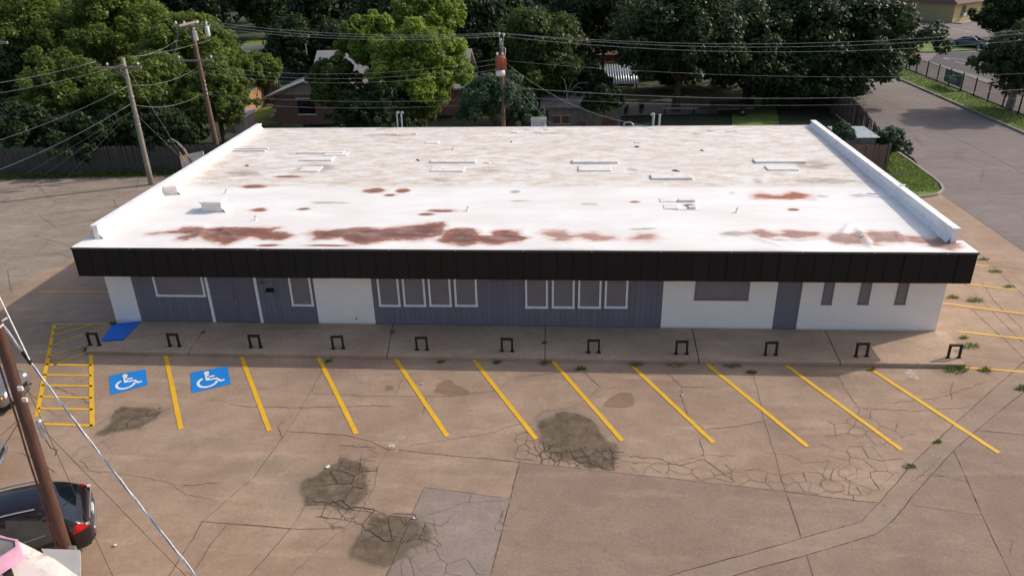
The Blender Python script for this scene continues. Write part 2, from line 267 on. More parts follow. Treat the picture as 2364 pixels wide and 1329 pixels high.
# ------------------------------------------------------------------ builders
class MB:
    def __init__(s): s.v = []; s.f = []; s.mi = []
    def add(s, vs, fs, mi=0):
        o = len(s.v); s.v += [tuple(map(float, q)) for q in vs]; s.f += [tuple(i+o for i in q) for q in fs]; s.mi += [mi]*len(fs); return s
    def box(s, x0, x1, y0, y1, z0, z1, mi=0):
        return s.add([(x0, y0, z0), (x1, y0, z0), (x1, y1, z0), (x0, y1, z0), (x0, y0, z1), (x1, y0, z1), (x1, y1, z1), (x0, y1, z1)],
                     [(0, 3, 2, 1), (4, 5, 6, 7), (0, 1, 5, 4), (1, 2, 6, 5), (2, 3, 7, 6), (3, 0, 4, 7)], mi)
    def prism(s, pts, z0, z1, mi=0):
        n = len(pts); a = sum(pts[i][0]*pts[(i+1) % n][1]-pts[(i+1) % n][0]*pts[i][1] for i in range(n))
        if a < 0: pts = pts[::-1]
        z0s = z0 if isinstance(z0, (list, tuple)) else [z0]*n; z1s = z1 if isinstance(z1, (list, tuple)) else [z1]*n
        if a < 0: z0s = list(z0s)[::-1]; z1s = list(z1s)[::-1]
        return s.add([(p[0], p[1], z) for p, z in zip(pts, z0s)]+[(p[0], p[1], z) for p, z in zip(pts, z1s)],
                     [tuple(range(n-1, -1, -1)), tuple(range(n, 2*n))]+[(i, (i+1) % n, n+(i+1) % n, n+i) for i in range(n)], mi)
    def tube(s, pts, r, n=6, mi=0, caps=True):
        P = [Vector(p) for p in pts]; rs = r if isinstance(r, (list, tuple)) else [r]*len(P); vs = []; prev = None
        for i, p in enumerate(P):
            d = (P[min(i+1, len(P)-1)]-P[max(i-1, 0)]).normalized()
            a = prev if prev is not None else (Vector((0, 0, 1)) if abs(d.z) < .9 else Vector((1, 0, 0)))
            a = (a-d*a.dot(d)).normalized(); prev = a; b = d.cross(a)
            vs += [p+(a*math.cos(2*math.pi*k/n)+b*math.sin(2*math.pi*k/n))*rs[i] for k in range(n)]
        fs = [(i*n+k, i*n+(k+1) % n, (i+1)*n+(k+1) % n, (i+1)*n+k) for i in range(len(P)-1) for k in range(n)]
        if caps: fs += [tuple(range(n-1, -1, -1)), tuple((len(P)-1)*n+k for k in range(n))]
        return s.add(vs, fs, mi)
    def lathe(s, prof, c=(0, 0, 0), axis='z', n=16, mi=0):
        vs = []
        for (r, h) in prof:
            for k in range(n):
                a = 2*math.pi*k/n; x, y = r*math.cos(a), r*math.sin(a)
                q = (x, y, h) if axis == 'z' else ((x, h, y) if axis == 'y' else (h, x, y)); vs.append((q[0]+c[0], q[1]+c[1], q[2]+c[2]))
        m = len(prof); fs = [(i*n+k, i*n+(k+1) % n, (i+1)*n+(k+1) % n, (i+1)*n+k) for i in range(m-1) for k in range(n)]
        fs += [tuple(range(n-1, -1, -1)), tuple((m-1)*n+k for k in range(n))]
        return s.add(vs, fs, mi)
    def build(s, name, mat, parent=None, smooth=False, org=None):
        me = bpy.data.meshes.new(name); o = np.array(org if org is not None else (ORG.get(parent.name, (0, 0, 0)) if parent else (0, 0, 0)))
        me.from_pydata([tuple(np.array(q)-o) for q in s.v], [], s.f)
        for m in (mat if isinstance(mat, (list, tuple)) else [mat]): me.materials.append(M[m] if isinstance(m, str) else m)
        if len(set(s.mi)) > 1: me.polygons.foreach_set('material_index', s.mi)
        bm = bmesh.new(); bm.from_mesh(me); bmesh.ops.recalc_face_normals(bm, faces=bm.faces); bm.to_mesh(me); bm.free()
        if smooth: me.polygons.foreach_set('use_smooth', [True]*len(me.polygons))
        me.update(); ob = bpy.data.objects.new(name, me); COL.objects.link(ob)
        if parent: ob.parent = parent; ORG[ob.name] = tuple(o)
        return ob
ORG = {}
def tag(o, label=None, cat=None, group=None, kind=None):
    for k, v in (('label', label), ('category', cat), ('group', group), ('kind', kind)):
        if v: o[k] = v
    return o
def thing(name, label, cat, loc=(0, 0, 0), rz=0, group=None, local=False):
    o = bpy.data.objects.new(name, None); COL.objects.link(o); o.location = tuple(map(float, loc)); o.rotation_euler = (0, 0, rz); o.empty_display_size = .2
    ORG[o.name] = (0, 0, 0) if local else tuple(map(float, loc)); return tag(o, label, cat, group)
KIDS = {}
def copy_tree(o, parent=None):
    c = o.copy(); COL.objects.link(c); c.parent = parent
    for ch in o.children: copy_tree(ch, c)
    return c
def inst(src, name, parent, loc=None, rot=None, scale=None):
    o = bpy.data.objects.new(name, src.data); COL.objects.link(o); o.parent = parent
    if loc is not None: o.location = loc
    if rot is not None: o.rotation_euler = rot
    if scale is not None: o.scale = scale
    return o
def poly_px(pts, z=0.): return [tuple(G(x, y, z)[:2]) for x, y in pts]
def struct(name, mb, mat, parent=None, smooth=False):
    o = mb.build(name, mat, parent, smooth)
    if not parent: o['kind'] = 'structure'
    return o
def sheet(pts, z): n = len(pts); return MB().add([(p[0], p[1], z) for p in pts], [tuple(range(n))])

# ================================================================== GROUND
g = MB()
xs = np.concatenate([[-900, -300], np.linspace(-120, 140, 27), [350, 900]]); ys = np.concatenate([[-300], np.linspace(-60, 200, 27), [400, 1200]])
g.add([(x, y, -.10) for y in ys for x in xs], [(j*len(xs)+i, j*len(xs)+i+1, (j+1)*len(xs)+i+1, (j+1)*len(xs)+i) for j in range(len(ys)-1) for i in range(len(xs)-1)])
struct('ground', g, 'yard_soil')
# ---- parking lot, split into slabs along its joints
lot_poly = [(-40, -40), (39.6, -40), (39.6, 16.9), (37.2, 16.6), (36.0, 20.4), (-9.9, 21.1), (-40, 20.2)]
lot = struct('parking_lot', sheet(lot_poly, -.05), 'joint_soil')
J = [[(757, 830), (718, 905), (662, 995), (587, 1100), (466, 1204), (447, 1240), (380, 1345)], [(662, 995), (800, 1004), (856, 1018), (897, 1038)], [(460, 1202), (700, 1221), (797, 1219)],
     [(897, 1038), (872, 1078), (866, 1120), (850, 1150)], [(523, 1211), (487, 1254), (430, 1345)], [(745, 1087), (708, 1162), (682, 1205)], [(897, 1036), (1204, 1066)],
     [(980, 1124), (1179, 1150)], [(1201, 1060), (1179, 1150), (1134, 1322), (1128, 1345)], [(980, 1124), (960, 1166), (905, 1301), (884, 1345)], [(1195, 1066), (1450, 1093), (1813, 1133), (1999, 1157), (2036, 1160)],
     [(1735, 846), (1760, 953), (1813, 1131), (1849, 1238), (1851, 1246)], [(2420, 779), (2364, 834), (2226, 958), (2107, 1069), (2032, 1158), (2001, 1189), (1989, 1203), (1855, 1240), (1541, 1329), (1480, 1346)],
     [(2420, 859), (2364, 904), (2239, 1005), (2202, 1040), (2107, 1143), (2061, 1201), (2022, 1232), (1863, 1280), (1714, 1321), (1640, 1346)], [(2250, 992), (2364, 1003), (2420, 1008)],
     [(2200, 1036), (2264, 1181), (2334, 1329), (2342, 1346)], [(2107, 1166), (2260, 1187), (2268, 1188)], [(1862, 1276), (1877, 1329), (1881, 1346)],
     [(2213, 640), (2364, 793), (2430, 860)], [(2241, 711), (2364, 826), (2400, 860)], [(2200, 530), (2259, 583), (2364, 683), (2450, 766)], [(2130, 600), (2430, 628)], [(2140, 700), (2430, 735)], [(2225, 818), (2364, 838), (2430, 848)],
     [(-60, 706), (0, 676), (167, 592), (360, 490), (470, 432), (2400, 2000)], [(-60, 600), (170, 585)], [(-60, 500), (330, 480)], [(-60, 755), (110, 743), (260, 735)], [(560, 1345), (610, 1290), (682, 1205)]]
verts, edges = [], []
def addline(pts, close=False):
    s = len(verts); verts.extend(Vector((p[0], p[1])) for p in pts)
    edges.extend((s+i, s+i+1) for i in range(len(pts)-1))
    if close: edges.append((s+len(pts)-1, s))
addline(lot_poly, True)
def wander(pts, step=.5, amp=.02):
    out = []
    for a, b in zip(pts[:-1], pts[1:]):
        a, b = np.array(a), np.array(b); n = max(1, int(np.linalg.norm(b-a)/step)); d = (b-a)/max(1e-6, np.linalg.norm(b-a)); nn = np.array([-d[1], d[0]])
        for k in range(n):
            t = k/n; out.append(tuple(a+(b-a)*t+nn*(random.uniform(-amp, amp) if k else 0)))
    out.append(tuple(pts[-1])); return out
def ext(pts, e=.15):
    a, b = np.array(pts[0]), np.array(pts[1]); c, d = np.array(pts[-1]), np.array(pts[-2])
    return [tuple(a+(a-b)/np.linalg.norm(a-b)*e)]+list(pts)+[tuple(c+(c-d)/np.linalg.norm(c-d)*e)]
def off(p): return p[0] < 0 or p[0] > 2364 or p[1] > 1329
for l in J:
    if l[-1] == (2400, 2000): addline(ext(wander(poly_px(l[:-1]))[:]+[(-4.7, 22)], 3)); continue
    w_ = wander([tuple(p) for p in poly_px(l)]); w_ = ext(w_)
    if off(l[0]): w_[0] = tuple(np.array(w_[1])+(np.array(w_[0])-np.array(w_[1]))*200)
    if off(l[-1]): w_[-1] = tuple(np.array(w_[-2])+(np.array(w_[-1])-np.array(w_[-2]))*200)
    addline(w_)
for l in [[(-1.5, -40), (-1.5, -13)], [(8, -40), (8, -12.6)], [(20, -40), (20, -12.0)], [(-40, -3), (-.5, -2.8)], [(0, 16), (0, 21)], [(32.3, 0), (32.3, 20)]]: addline(l)
for P_ in WETP+DAMPP:
    Q_ = np.array(poly_px(P_)); x0, y0 = Q_.min(0)-.7; x1, y1 = Q_.max(0)+.7
    for x in np.arange(x0, x1, .11):
        for y in np.arange(y0, y1, .11): verts.append(Vector((x+random.uniform(-.02, .02), y+random.uniform(-.02, .02))))
cv, ce, cf, ov, oe, of = geometry.delaunay_2d_cdt(verts, edges, [], 1, 1e-4)
cons = {tuple(sorted(e)) for e, o in zip(ce, oe) if o}
adj = {}
for i, t in enumerate(cf):
    for k in range(len(t)): adj.setdefault(tuple(sorted((t[k], t[(k+1) % len(t)]))), []).append(i)
reg = [-1]*len(cf); nr = 0
for i in range(len(cf)):
    if reg[i] >= 0: continue
    st = [i]; reg[i] = nr
    while st:
        a = st.pop(); t = cf[a]
        for k in range(len(t)):
            e = tuple(sorted((t[k], t[(k+1) % len(t)])))
            if e in cons: continue
            for b in adj[e]:
                if reg[b] < 0: reg[b] = nr; st.append(b)
    nr += 1
def reg_at(p):
    p = Vector((p[0], p[1]))
    for i, t in enumerate(cf):
        if geometry.intersect_point_tri_2d(p, cv[t[0]], cv[t[1]], cv[t[2]]): return reg[i]
    return -1
def in_poly(p, poly):
    c = False; n = len(poly)
    for i in range(n):
        a, b = poly[i], poly[i-1]
        if (a[1] > p[1]) != (b[1] > p[1]) and p[0] < (b[0]-a[0])*(p[1]-a[1])/(b[1]-a[1])+a[0]: c = not c
    return c
kind = {}
for px, k in [((1500, 1200), 'aggregate_concrete'), ((1950, 1190), 'aggregate_concrete'), ((2200, 1280), 'aggregate_concrete'), ((2330, 1100), 'aggregate_concrete'), ((2160, 1130), 'grey_concrete'), ((1050, 1250), 'grey_concrete'), ((1780, 1310), 'aggregate_concrete'),
              ((60, 560), 'left_concrete'), ((40, 630), 'left_concrete'), ((100, 480), 'left_concrete'), ((1950, 1300), 'aggregate_concrete'), ((2340, 960), 'aggregate_concrete'), ((100, 700), 'tan_concrete'), ((2100, 1110), 'strip_concrete')]:
    kind[reg_at(G(*px)[:2])] = k
for r in range(nr):
    tris = [cf[i] for i in range(len(cf)) if reg[i] == r]
    used = sorted({v for t in tris for v in t}); ix = {v: k for k, v in enumerate(used)}
    area = sum(abs((cv[t[1]]-cv[t[0]]).cross(cv[t[2]]-cv[t[0]]))/2 for t in tris)
    c = sum((cv[v] for v in used), Vector((0, 0)))/len(used)
    if area < .08 or not any(in_poly(((cv[t[0]]+cv[t[1]]+cv[t[2]])/3), lot_poly) for t in tris): continue
    bm = bmesh.new(); z = random.uniform(-.004, .003); bv = [bm.verts.new((cv[v].x, cv[v].y, z)) for v in used]
    for t in tris:
        try: bm.faces.new([bv[ix[v]] for v in t])
        except ValueError: pass
    bmesh.ops.recalc_face_normals(bm, faces=bm.faces)
    if sum(f.normal.z for f in bm.faces) < 0: bmesh.ops.reverse_faces(bm, faces=bm.faces)
    rim = bmesh.ops.inset_region(bm, faces=bm.faces[:], thickness=.009, depth=0, use_boundary=True, use_even_offset=False)['faces']
    bmesh.ops.delete(bm, geom=rim, context='FACES')
    be = [e for e in bm.edges if e.is_boundary]
    ex = bmesh.ops.extrude_edge_only(bm, edges=be)['geom']
    bmesh.ops.translate(bm, verts=[v for v in ex if isinstance(v, bmesh.types.BMVert)], vec=(0, 0, -.045))
    me = bpy.data.meshes.new('slab'); bm.to_mesh(me); bm.free(); me.materials.append(M[kind.get(r, 'tan_concrete')])
    co = np.zeros(len(me.vertices)*3); me.vertices.foreach_get('co', co); co = co.reshape(-1, 3)
    for nm, PL, sf in (('wet', WETP, .9), ('damp', DAMPP, .5)):
        v = np.zeros(len(co))
        for P_ in PL: v = np.maximum(v, np.clip(.5-sdf_poly(co[:, 0], co[:, 1], poly_px(P_))/sf, 0, 1))
        me.attributes.new(nm, 'FLOAT', 'POINT').data.foreach_set('value', v.astype(np.float32))
    o = bpy.data.objects.new('slab', me); COL.objects.link(o); o.parent = lot
# ---- cracks: jagged dark fissures, one part
def ribbon(mb, pts, wd=.02, z=.006, jit=.35, step=.11, amp=.035, taper=.25):
    P = [np.array(p, float) for p in pts]; Q = []
    for a, b in zip(P[:-1], P[1:]):
        n = max(1, int(np.linalg.norm(b-a)/step)); d = (b-a)/max(1e-6, np.linalg.norm(b-a)); nn = np.array([-d[1], d[0]])
        for k in range(n): Q.append(a+(b-a)*k/n+(nn*random.uniform(-amp, amp) if k else 0))
    Q.append(P[-1]); vs = []; n = len(Q)
    for i, q in enumerate(Q):
        d = Q[min(i+1, n-1)]-Q[max(i-1, 0)]; d = d/max(1e-6, np.linalg.norm(d)); nn = np.array([-d[1], d[0]])
        ww = wd*random.uniform(1-jit, 1+jit)*.5*(taper if i in (0, n-1) else 1); a = q+nn*ww; b = q-nn*ww; vs += [(a[0], a[1], z), (b[0], b[1], z)]
    mb.add(vs, [(2*i, 2*i+1, 2*i+3, 2*i+2) for i in range(n-1)])
cr = MB()
CR = [[(525, 931), (560, 938), (700, 940), (790, 938), (905, 936)], [(720, 906), (820, 912), (960, 914), (1040, 915), (1150, 900), (1175, 876), (1220, 868), (1340, 855)], [(1345, 857), (1388, 893), (1355, 920), (1310, 944), (1260, 948), (1235, 962)],
      [(985, 915), (980, 945), (975, 958)], [(930, 868), (915, 910)], [(940, 1028), (1080, 1008), (1140, 998), (1170, 984), (1190, 992)], [(1170, 986), (1200, 978), (1235, 980)],
      [(1535, 855), (1575, 893), (1572, 915), (1590, 960), (1626, 993), (1616, 1020), (1627, 1055)], [(1626, 991), (1690, 985), (1763, 972)], [(1575, 893), (1630, 893)], [(1450, 1052), (1520, 1058), (1570, 1075), (1625, 1058), (1660, 1085), (1700, 1112)],
      [(1935, 860), (1945, 890), (1985, 945), (1970, 990)], [(1985, 941), (2100, 948), (2240, 940)], [(1760, 1045), (1815, 1048), (1860, 1068), (1920, 1064)], [(1430, 1063), (1540, 1072), (1620, 1050), (1700, 1052)],
      [(170, 1065), (205, 1085), (250, 1090), (330, 1100), (395, 1115), (430, 1142), (495, 1152)], [(205, 1080), (185, 1060), (215, 1050)], [(420, 1120), (510, 1113)], [(100, 880), (190, 920), (215, 935)], [(40, 1045), (75, 1055), (130, 1090)], [(215, 985), (260, 960), (300, 940)],
      [(215, 1030), (255, 1010), (290, 985)], [(655, 1012), (640, 985), (668, 962)], [(700, 1165), (760, 1162), (800, 1172), (850, 1180), (895, 1192), (955, 1196)], [(797, 1218), (745, 1260), (690, 1310), (660, 1340)], [(850, 1150), (830, 1180), (797, 1218), (760, 1212)],
      [(955, 1198), (1000, 1185), (1070, 1160), (1130, 1156), (1175, 1154)], [(960, 1200), (945, 1230), (930, 1260), (950, 1300), (960, 1340)], [(1090, 1140), (1085, 1160)], [(1165, 1175), (1150, 1200), (1165, 1210)], [(960, 1200), (1020, 1215), (1045, 1190)], [(780, 1095), (830, 1060), (875, 1050)],
      [(800, 1060), (760, 1075), (735, 1110)], [(835, 1065), (840, 1100), (780, 1180)], [(745, 1090), (790, 1110), (860, 1118)], [(1180, 780), (1170, 800)], [(870, 1035), (830, 1030), (780, 1027)], [(120, 745), (80, 752), (20, 758)], [(0, 582), (80, 588), (130, 584), (165, 595)], [(80, 588), (100, 570), (130, 540)],
      [(0, 600), (20, 570), (60, 540)], [(2107, 1110), (2140, 1085), (2175, 1050)], [(2120, 1095), (2190, 1100)], [(2140, 1090), (2235, 1112)], [(2310, 1235), (2340, 1250), (2330, 1285)], [(2265, 650), (2300, 700), (2360, 760)], [(2300, 600), (2364, 655)], [(2195, 600), (2300, 610)], [(140, 470), (260, 450), (350, 440)], [(0, 450), (120, 446), (300, 430)], [(180, 480), (220, 440), (300, 420)],
      [(40, 860), (60, 900), (130, 960)], [(2200, 880), (2195, 905), (2200, 925)], [(2060, 930), (2180, 915), (2280, 880)]]
for l in J: ribbon(cr, wander(poly_px([q_ for q_ in l if q_ != (2400, 2000)])), .011, .0055, amp=.008)
for l in CR: ribbon(cr, poly_px(l), random.uniform(.009, .02))
def voro(mb, poly_pixels, cell, wd, keep=.85, seed=1):
    keep = 1-(1-keep)*.15; wd *= .72
    P = poly_px(poly_pixels); xs_ = [p[0] for p in P]; ys_ = [p[1] for p in P]; r = random.Random(seed); pts = []
    x = min(xs_)-cell
    while x < max(xs_)+cell:
        y = min(ys_)-cell
        while y < max(ys_)+cell: pts.append(Vector((x+r.uniform(-.45, .45)*cell, y+r.uniform(-.45, .45)*cell))); y += cell
        x += cell
    v, e, f, *_ = geometry.delaunay_2d_cdt(pts, [], [], 0, 1e-5); cc = []; em = {}
    for i, t in enumerate(f):
        a, b, c = [v[k] for k in t]; d = 2*(a.x*(b.y-c.y)+b.x*(c.y-a.y)+c.x*(a.y-b.y)); d = d if abs(d) > 1e-6 else 1e-6
        cc.append((((a.x**2+a.y**2)*(b.y-c.y)+(b.x**2+b.y**2)*(c.y-a.y)+(c.x**2+c.y**2)*(a.y-b.y))/d, ((a.x**2+a.y**2)*(c.x-b.x)+(b.x**2+b.y**2)*(a.x-c.x)+(c.x**2+c.y**2)*(b.x-a.x))/d))
        for k in range(3): em.setdefault(tuple(sorted((t[k], t[(k+1) % 3]))), []).append(i)
    for k, q in em.items():
        if len(q) == 2 and r.random() < keep:
            a, b = cc[q[0]], cc[q[1]]
            if in_poly(((a[0]+b[0])/2, (a[1]+b[1])/2), P) and math.hypot(a[0]-b[0], a[1]-b[1]) < cell*2.2: ribbon(mb, [a, b], wd*r.uniform(.35, 1.25), .0065, amp=.012, step=.09, taper=.95)
voro(cr, [(1240, 1030), (1290, 1020), (1425, 1045), (1432, 1085), (1240, 1066)], .26, .03, .95, 3)
voro(cr, [(1180, 1000), (1240, 985), (1245, 1068), (1190, 1062)], .32, .022, .8, 4)
voro(cr, [(1240, 960), (1300, 945), (1340, 950), (1330, 975), (1250, 1000)], .5, .012, .4, 14)
voro(cr, [(1460, 1062), (1640, 1075), (1900, 1090), (1990, 1155), (1830, 1132), (1470, 1092)], .42, .02, .75, 5)
voro(cr, [(1920, 960), (1990, 935), (2130, 1010), (2100, 1070), (2030, 1150), (1960, 1140), (1900, 1060)], .5, .018, .72, 6)
voro(cr, [(1880, 1070), (1960, 1080), (2010, 1150), (1890, 1135)], .45, .018, .7, 16)
voro(cr, [(770, 1040), (870, 1040), (860, 1120), (780, 1110)], .42, .022, .6, 7)
voro(cr, [(710, 1165), (860, 1180), (960, 1205), (940, 1250), (800, 1225), (740, 1215)], .42, .022, .7, 8)
voro(cr, [(930, 1200), (1010, 1195), (1020, 1260), (950, 1290)], .26, .02, .85, 9)
voro(cr, [(930, 1290), (1010, 1270), (1125, 1310), (1120, 1335), (920, 1335)], .5, .014, .6, 10)
voro(cr, [(225, 1000), (300, 945), (330, 960), (260, 1010)], .3, .014, .6, 11)
voro(cr, [(1150, 1165), (1178, 1160), (1160, 1230), (1140, 1220)], .25, .02, .7, 12)
voro(cr, [(0, 430), (330, 420), (240, 520), (160, 590), (0, 660)], 3.2, .05, .55, 31); voro(cr, [(0, 440), (200, 430), (150, 480), (0, 500)], 1.1, .025, .4, 32)
voro(cr, [(130, 1040), (260, 1010), (300, 1060), (200, 1100)], .8, .01, .5, 13)
mud = MB()
voro(mud, [(760, 1060), (850, 1062), (850, 1170), (770, 1180), (750, 1110)], .62, .042, .8, 21); voro(mud, [(705, 1150), (830, 1165), (960, 1190), (1000, 1240), (930, 1262), (820, 1220), (740, 1200)], .55, .034, .75, 22)
voro(mud, [(1240, 1022), (1300, 1035), (1430, 1030), (1430, 1086), (1240, 1066)], .34, .036, .8, 23); voro(mud, [(255, 985), (330, 945), (370, 950), (300, 990)], .5, .025, .6, 24)
tag(mud.build('mud_filled_cracks', 'mud', lot), kind='stuff')
tag(cr.build('crack_network', 'crack', lot), kind='stuff')
# ---- painted markings
def stripe(a, b, wd=.13, z=.009, mat='yellow_paint', name='stripe'):
    a, b = np.array(a[:2]), np.array(b[:2]); d = (b-a)/np.linalg.norm(b-a); nn = np.array([-d[1], d[0]]); n = max(2, int(np.linalg.norm(b-a)/.25)); vs = []
    for i in range(n+1):
        q = a+(b-a)*i/n; l_, r_2 = wd/2+random.uniform(-.007, .007), wd/2+random.uniform(-.007, .007); p1, p2 = q+nn*l_, q-nn*r_2; vs += [(*p1, z), (*p2, z)]
    return MB().add(vs, [(2*i, 2*i+1, 2*i+3, 2*i+2) for i in range(n)]).build(name, mat, lot)
ST = [(382, 818), (556, 820), (735, 825), (912, 827), (1092, 829), (1276, 834), (1460, 845), (1632, 840), (1815, 843), (2005, 848)]
SB = [(418, 990), (622, 994), (823, 1001), (1033, 1007), (1238, 1013), (1437, 1017), (1647, 1021), (1864, 1030), (2081, 1038), (2306, 1045)]
for a, b in zip(ST, SB): stripe(G(*a), G(*b), .15)
for a, b, wd in [((210, 818), (213, 985), .15), ((126, 750), (84, 962), .14), ((126, 749), (262, 748), .09), ((104, 841), (212, 843), .11), ((100, 865), (211, 867), .1), ((96, 889), (213, 891), .1), ((92, 915), (213, 918), .1), ((88, 942), (214, 945), .1), ((84, 978), (214, 982), .11),
                 ((122, 762), (165, 750), .08), ((120, 776), (212, 750), .08), ((114, 800), (252, 752), .08), ((110, 824), (215, 790), .08), ((118, 845), (205, 812), .08),
                 ((88, 674), (252, 674), .1), ((168, 615), (200, 616), .1), ((2224, 848), (2364, 858), .1), ((2212, 765), (2420, 788), .1), ((2170, 699), (2420, 732), .1), ((2230, 655), (2348, 670), .1), ((2240, 610), (2283, 616), .1)]:
    stripe(G(*a), G(*b), wd)
def isa(q):
    P = [np.array(G(*p)[:2]) for p in q]      # tl tr br bl
    def uv(u, v): return (P[3]*(1-u)+P[2]*u)*(1-v)+(P[0]*(1-u)+P[1]*u)*v
    b = MB().add([(*p, .009) for p in P], [(0, 1, 2, 3)]).build('accessible_bay_panel', 'blue_paint', lot); b['label'] = 'blue accessible parking panel with white wheelchair figure'
    m = MB(); z = .0125
    def strip(pts, wd):
        Q = [np.array(p) for p in pts]; n = len(Q); vs = []
        for i in range(n):
            d = Q[min(i+1, n-1)]-Q[max(i-1, 0)]; d = d/np.linalg.norm(d); nn = np.array([-d[1], d[0]])*wd/2
            vs += [(*uv(*(Q[i]+nn)), z), (*uv(*(Q[i]-nn)), z)]
        m.add(vs, [(2*i, 2*i+1, 2*i+3, 2*i+2) for i in range(n-1)])
    m.add([(*uv(.42+.075*math.cos(a), .83+.085*math.sin(a)), z) for a in np.linspace(0, 2*math.pi, 14)[:-1]], [tuple(range(13))])
    strip([(.42, .76), (.43, .45)], .1)
    strip([(.42, .62), (.62, .60)], .07); z = .013
    strip([(.40, .47), (.66, .45), (.78, .25)], .075); z = .0135; strip([(.765, .265), (.86, .31)], .07)
    z = .012
    strip([(.42+.26*math.cos(a)*.95, .36+.24*math.sin(a)) for a in np.linspace(R_(118), R_(350), 20)], .07)
    m.build('wheelchair_figure', 'white_paint', b)
isa([(253, 867), (336, 852), (341, 888), (255, 911)]); isa([(440, 860), (525, 845), (533, 886), (443, 907)])

# ---- sidewalk
wf = [G(203, 806, .15), G(2222, 833, .15)]; Yf = -2.44
sw_l = [tuple(G(*p, .15)[:2]) for p in [(324, 742), (284, 785), (222, 788), (205, 797), (205, 803)]]
sw_x1 = G(2222, 833, .15)[0]
sw = struct('sidewalk', MB().prism([(sw_l[0][0], -.02), sw_l[1], sw_l[2], sw_l[3], (sw_l[4][0], Yf+.02), (sw_x1-.02, Yf+.02), (sw_x1-.02, -.02)], -.04, .10), 'joint_soil')
jx = [((473, 754), (432, 815)), ((905, 752), (892, 822)), ((1258, 760), (1258, 826)), ((1598, 757), (1613, 830)), ((1910, 770), (1938, 833))]
jx = [(G(*a, .15)[0], G(*b, .15)[0]) for a, b in jx]
edges_ = [None]+jx+[None]
for i in range(6):
    Lp = [sw_l[0], sw_l[1], sw_l[2], sw_l[3], (sw_l[4][0], Yf)] if i == 0 else [(jx[i-1][0]+.012, 0), (jx[i-1][1]+.012, Yf)]
    if i == 0: Lp[0] = (Lp[0][0], 0)
    Rp = [(sw_x1, Yf), (sw_x1, 0)] if i == 5 else [(jx[i][1]-.012, Yf), (jx[i][0]-.012, 0)]
    mb = MB(); zt = .15+random.uniform(-.004, .004); mb.prism(Lp+Rp, -.02, zt); o = mb.build('slab', 'walk_concrete', sw)
    bv = o.modifiers.new('bevel', 'BEVEL'); bv.width = .02; bv.segments = 2; bv.limit_method = 'ANGLE'
a, b, c, d = [G(*p) for p in [(328, 742), (285, 786), (233, 786), (262, 748)]]
o = MB().add([(sw_l[0][0]+.03, -.01, .157), (sw_l[1][0], sw_l[1][1], .157), (c[0], c[1], .012), (d[0], d[1], .012)], [(0, 1, 2, 3)]).build('ramp', 'ramp_blue', sw); o['label'] = 'bright blue painted kerb ramp'
MB().box(sw_x1+.004, sw_x1+.5, -1.2, .2, -.02, .012).build('apron', 'walk_concrete', sw)

# ================================================================== BUILDING
W, D, ZP = 32.0, 17.11, 4.21; E1, E2, DF, ZT, ZB = .385, .333, .837, 3.676, 2.4926
bld = thing('commercial_building', 'long single-storey building with white stained flat roof and dark brown fascia', 'building', (0, 0, 0))
def wx(px, py): return float(AY(px, py, 0)[0])
x_p = [0, wx(327, 741), wx(737, 747), wx(867, 746), wx(1525, 755), wx(1782, 757), wx(1838, 757), W]
# walls
wl = bld
def wallpart(x0, x1, nm='wall'): return MB().box(x0, x1, 0, .2, 0, 3.4).build(nm, 'white_brick', bld)
wallpart(x_p[0], x_p[1]); wallpart(x_p[2], x_p[3]); wallpart(x_p[4], x_p[5]); wallpart(x_p[6], x_p[7])
MB().box(0, .25, .2, D, 0, 3.4).build('side_wall', 'white_brick', bld); MB().box(W-.25, W, .2, D, 0, 3.4).build('side_wall', 'white_brick', bld); MB().box(.25, W-.25, D-.25, D, 0, 3.4).build('back_wall', 'white_brick', bld)
# siding boards
bproto = None
for (a, b) in ((x_p[1], x_p[2]), (x_p[3], x_p[4])):
    sd = MB().box(a, b, .036, .2, 0, 3.4).build('siding', 'siding_paint', bld); n = int(round((b-a)/.203)); wd = (b-a)/n
    for i in range(n):
        if bproto is None:
            bproto = MB().add([(.001, .044, .16), (.005, .025, .16), (wd-.005, .025, .16), (wd-.001, .044, .16), (.001, .044, 2.6), (.005, .025, 2.6), (wd-.005, .025, 2.6), (wd-.001, .044, 2.6)], [(0, 1, 5, 4), (1, 2, 6, 5), (2, 3, 7, 6), (0, 3, 2, 1)]).build('board', 'siding_paint', sd); ORG[bproto.name] = (0, 0, 0)
            bproto.location = (a, 0, 0)
        else: inst(bproto, 'board', sd, (a+i*wd, random.uniform(-.004, .004), 0), scale=(wd/.203, 1, 1))
MB().box(x_p[5], x_p[6], .05, .2, 0, 3.4).build('blank_doorway', 'siding_paint', bld)
def window(x0, x1, zs, fr=.075, ft='trim_white', zt=2.42, proud=.03, base=.025):
    wn = MB().box(x0+fr, x1-fr, base-.006, base+.02, zs+fr, zt-fr).build('window', 'pane_board', bld)
    y0, y1 = base-proud-.02, base+.02; f = MB()
    f.box(x0, x0+fr, y0, y1, zs, zt); f.box(x1-fr, x1, y0, y1, zs, zt); f.box(x0+fr, x1-fr, y0, y1, zt-fr, zt); f.build('frame', ft, wn)
    MB().box(x0-.01, x1+.01, y0-.01, y1, zs-.005, zs+fr).build('sill', ft, wn)
def win_px(xa, xb, yb, **k): p, q = AY(xa, yb, 0), AY(xb, yb, 0); window(p[0], q[0], (p[2]+q[2])/2, **k)
win_px(362, 476, 684); win_px(675, 725, 706)
for a, b in ((876, 925), (933, 984), (992, 1043), (1051, 1103)): win_px(a, b, 707)
for a, b in ((1213, 1265), (1274, 1326), (1334, 1387), (1395, 1448)): win_px(a, b, 711)
win_px(1602, 1727, 693, ft='grey_frame', fr=.06, proud=.0, base=-.004)
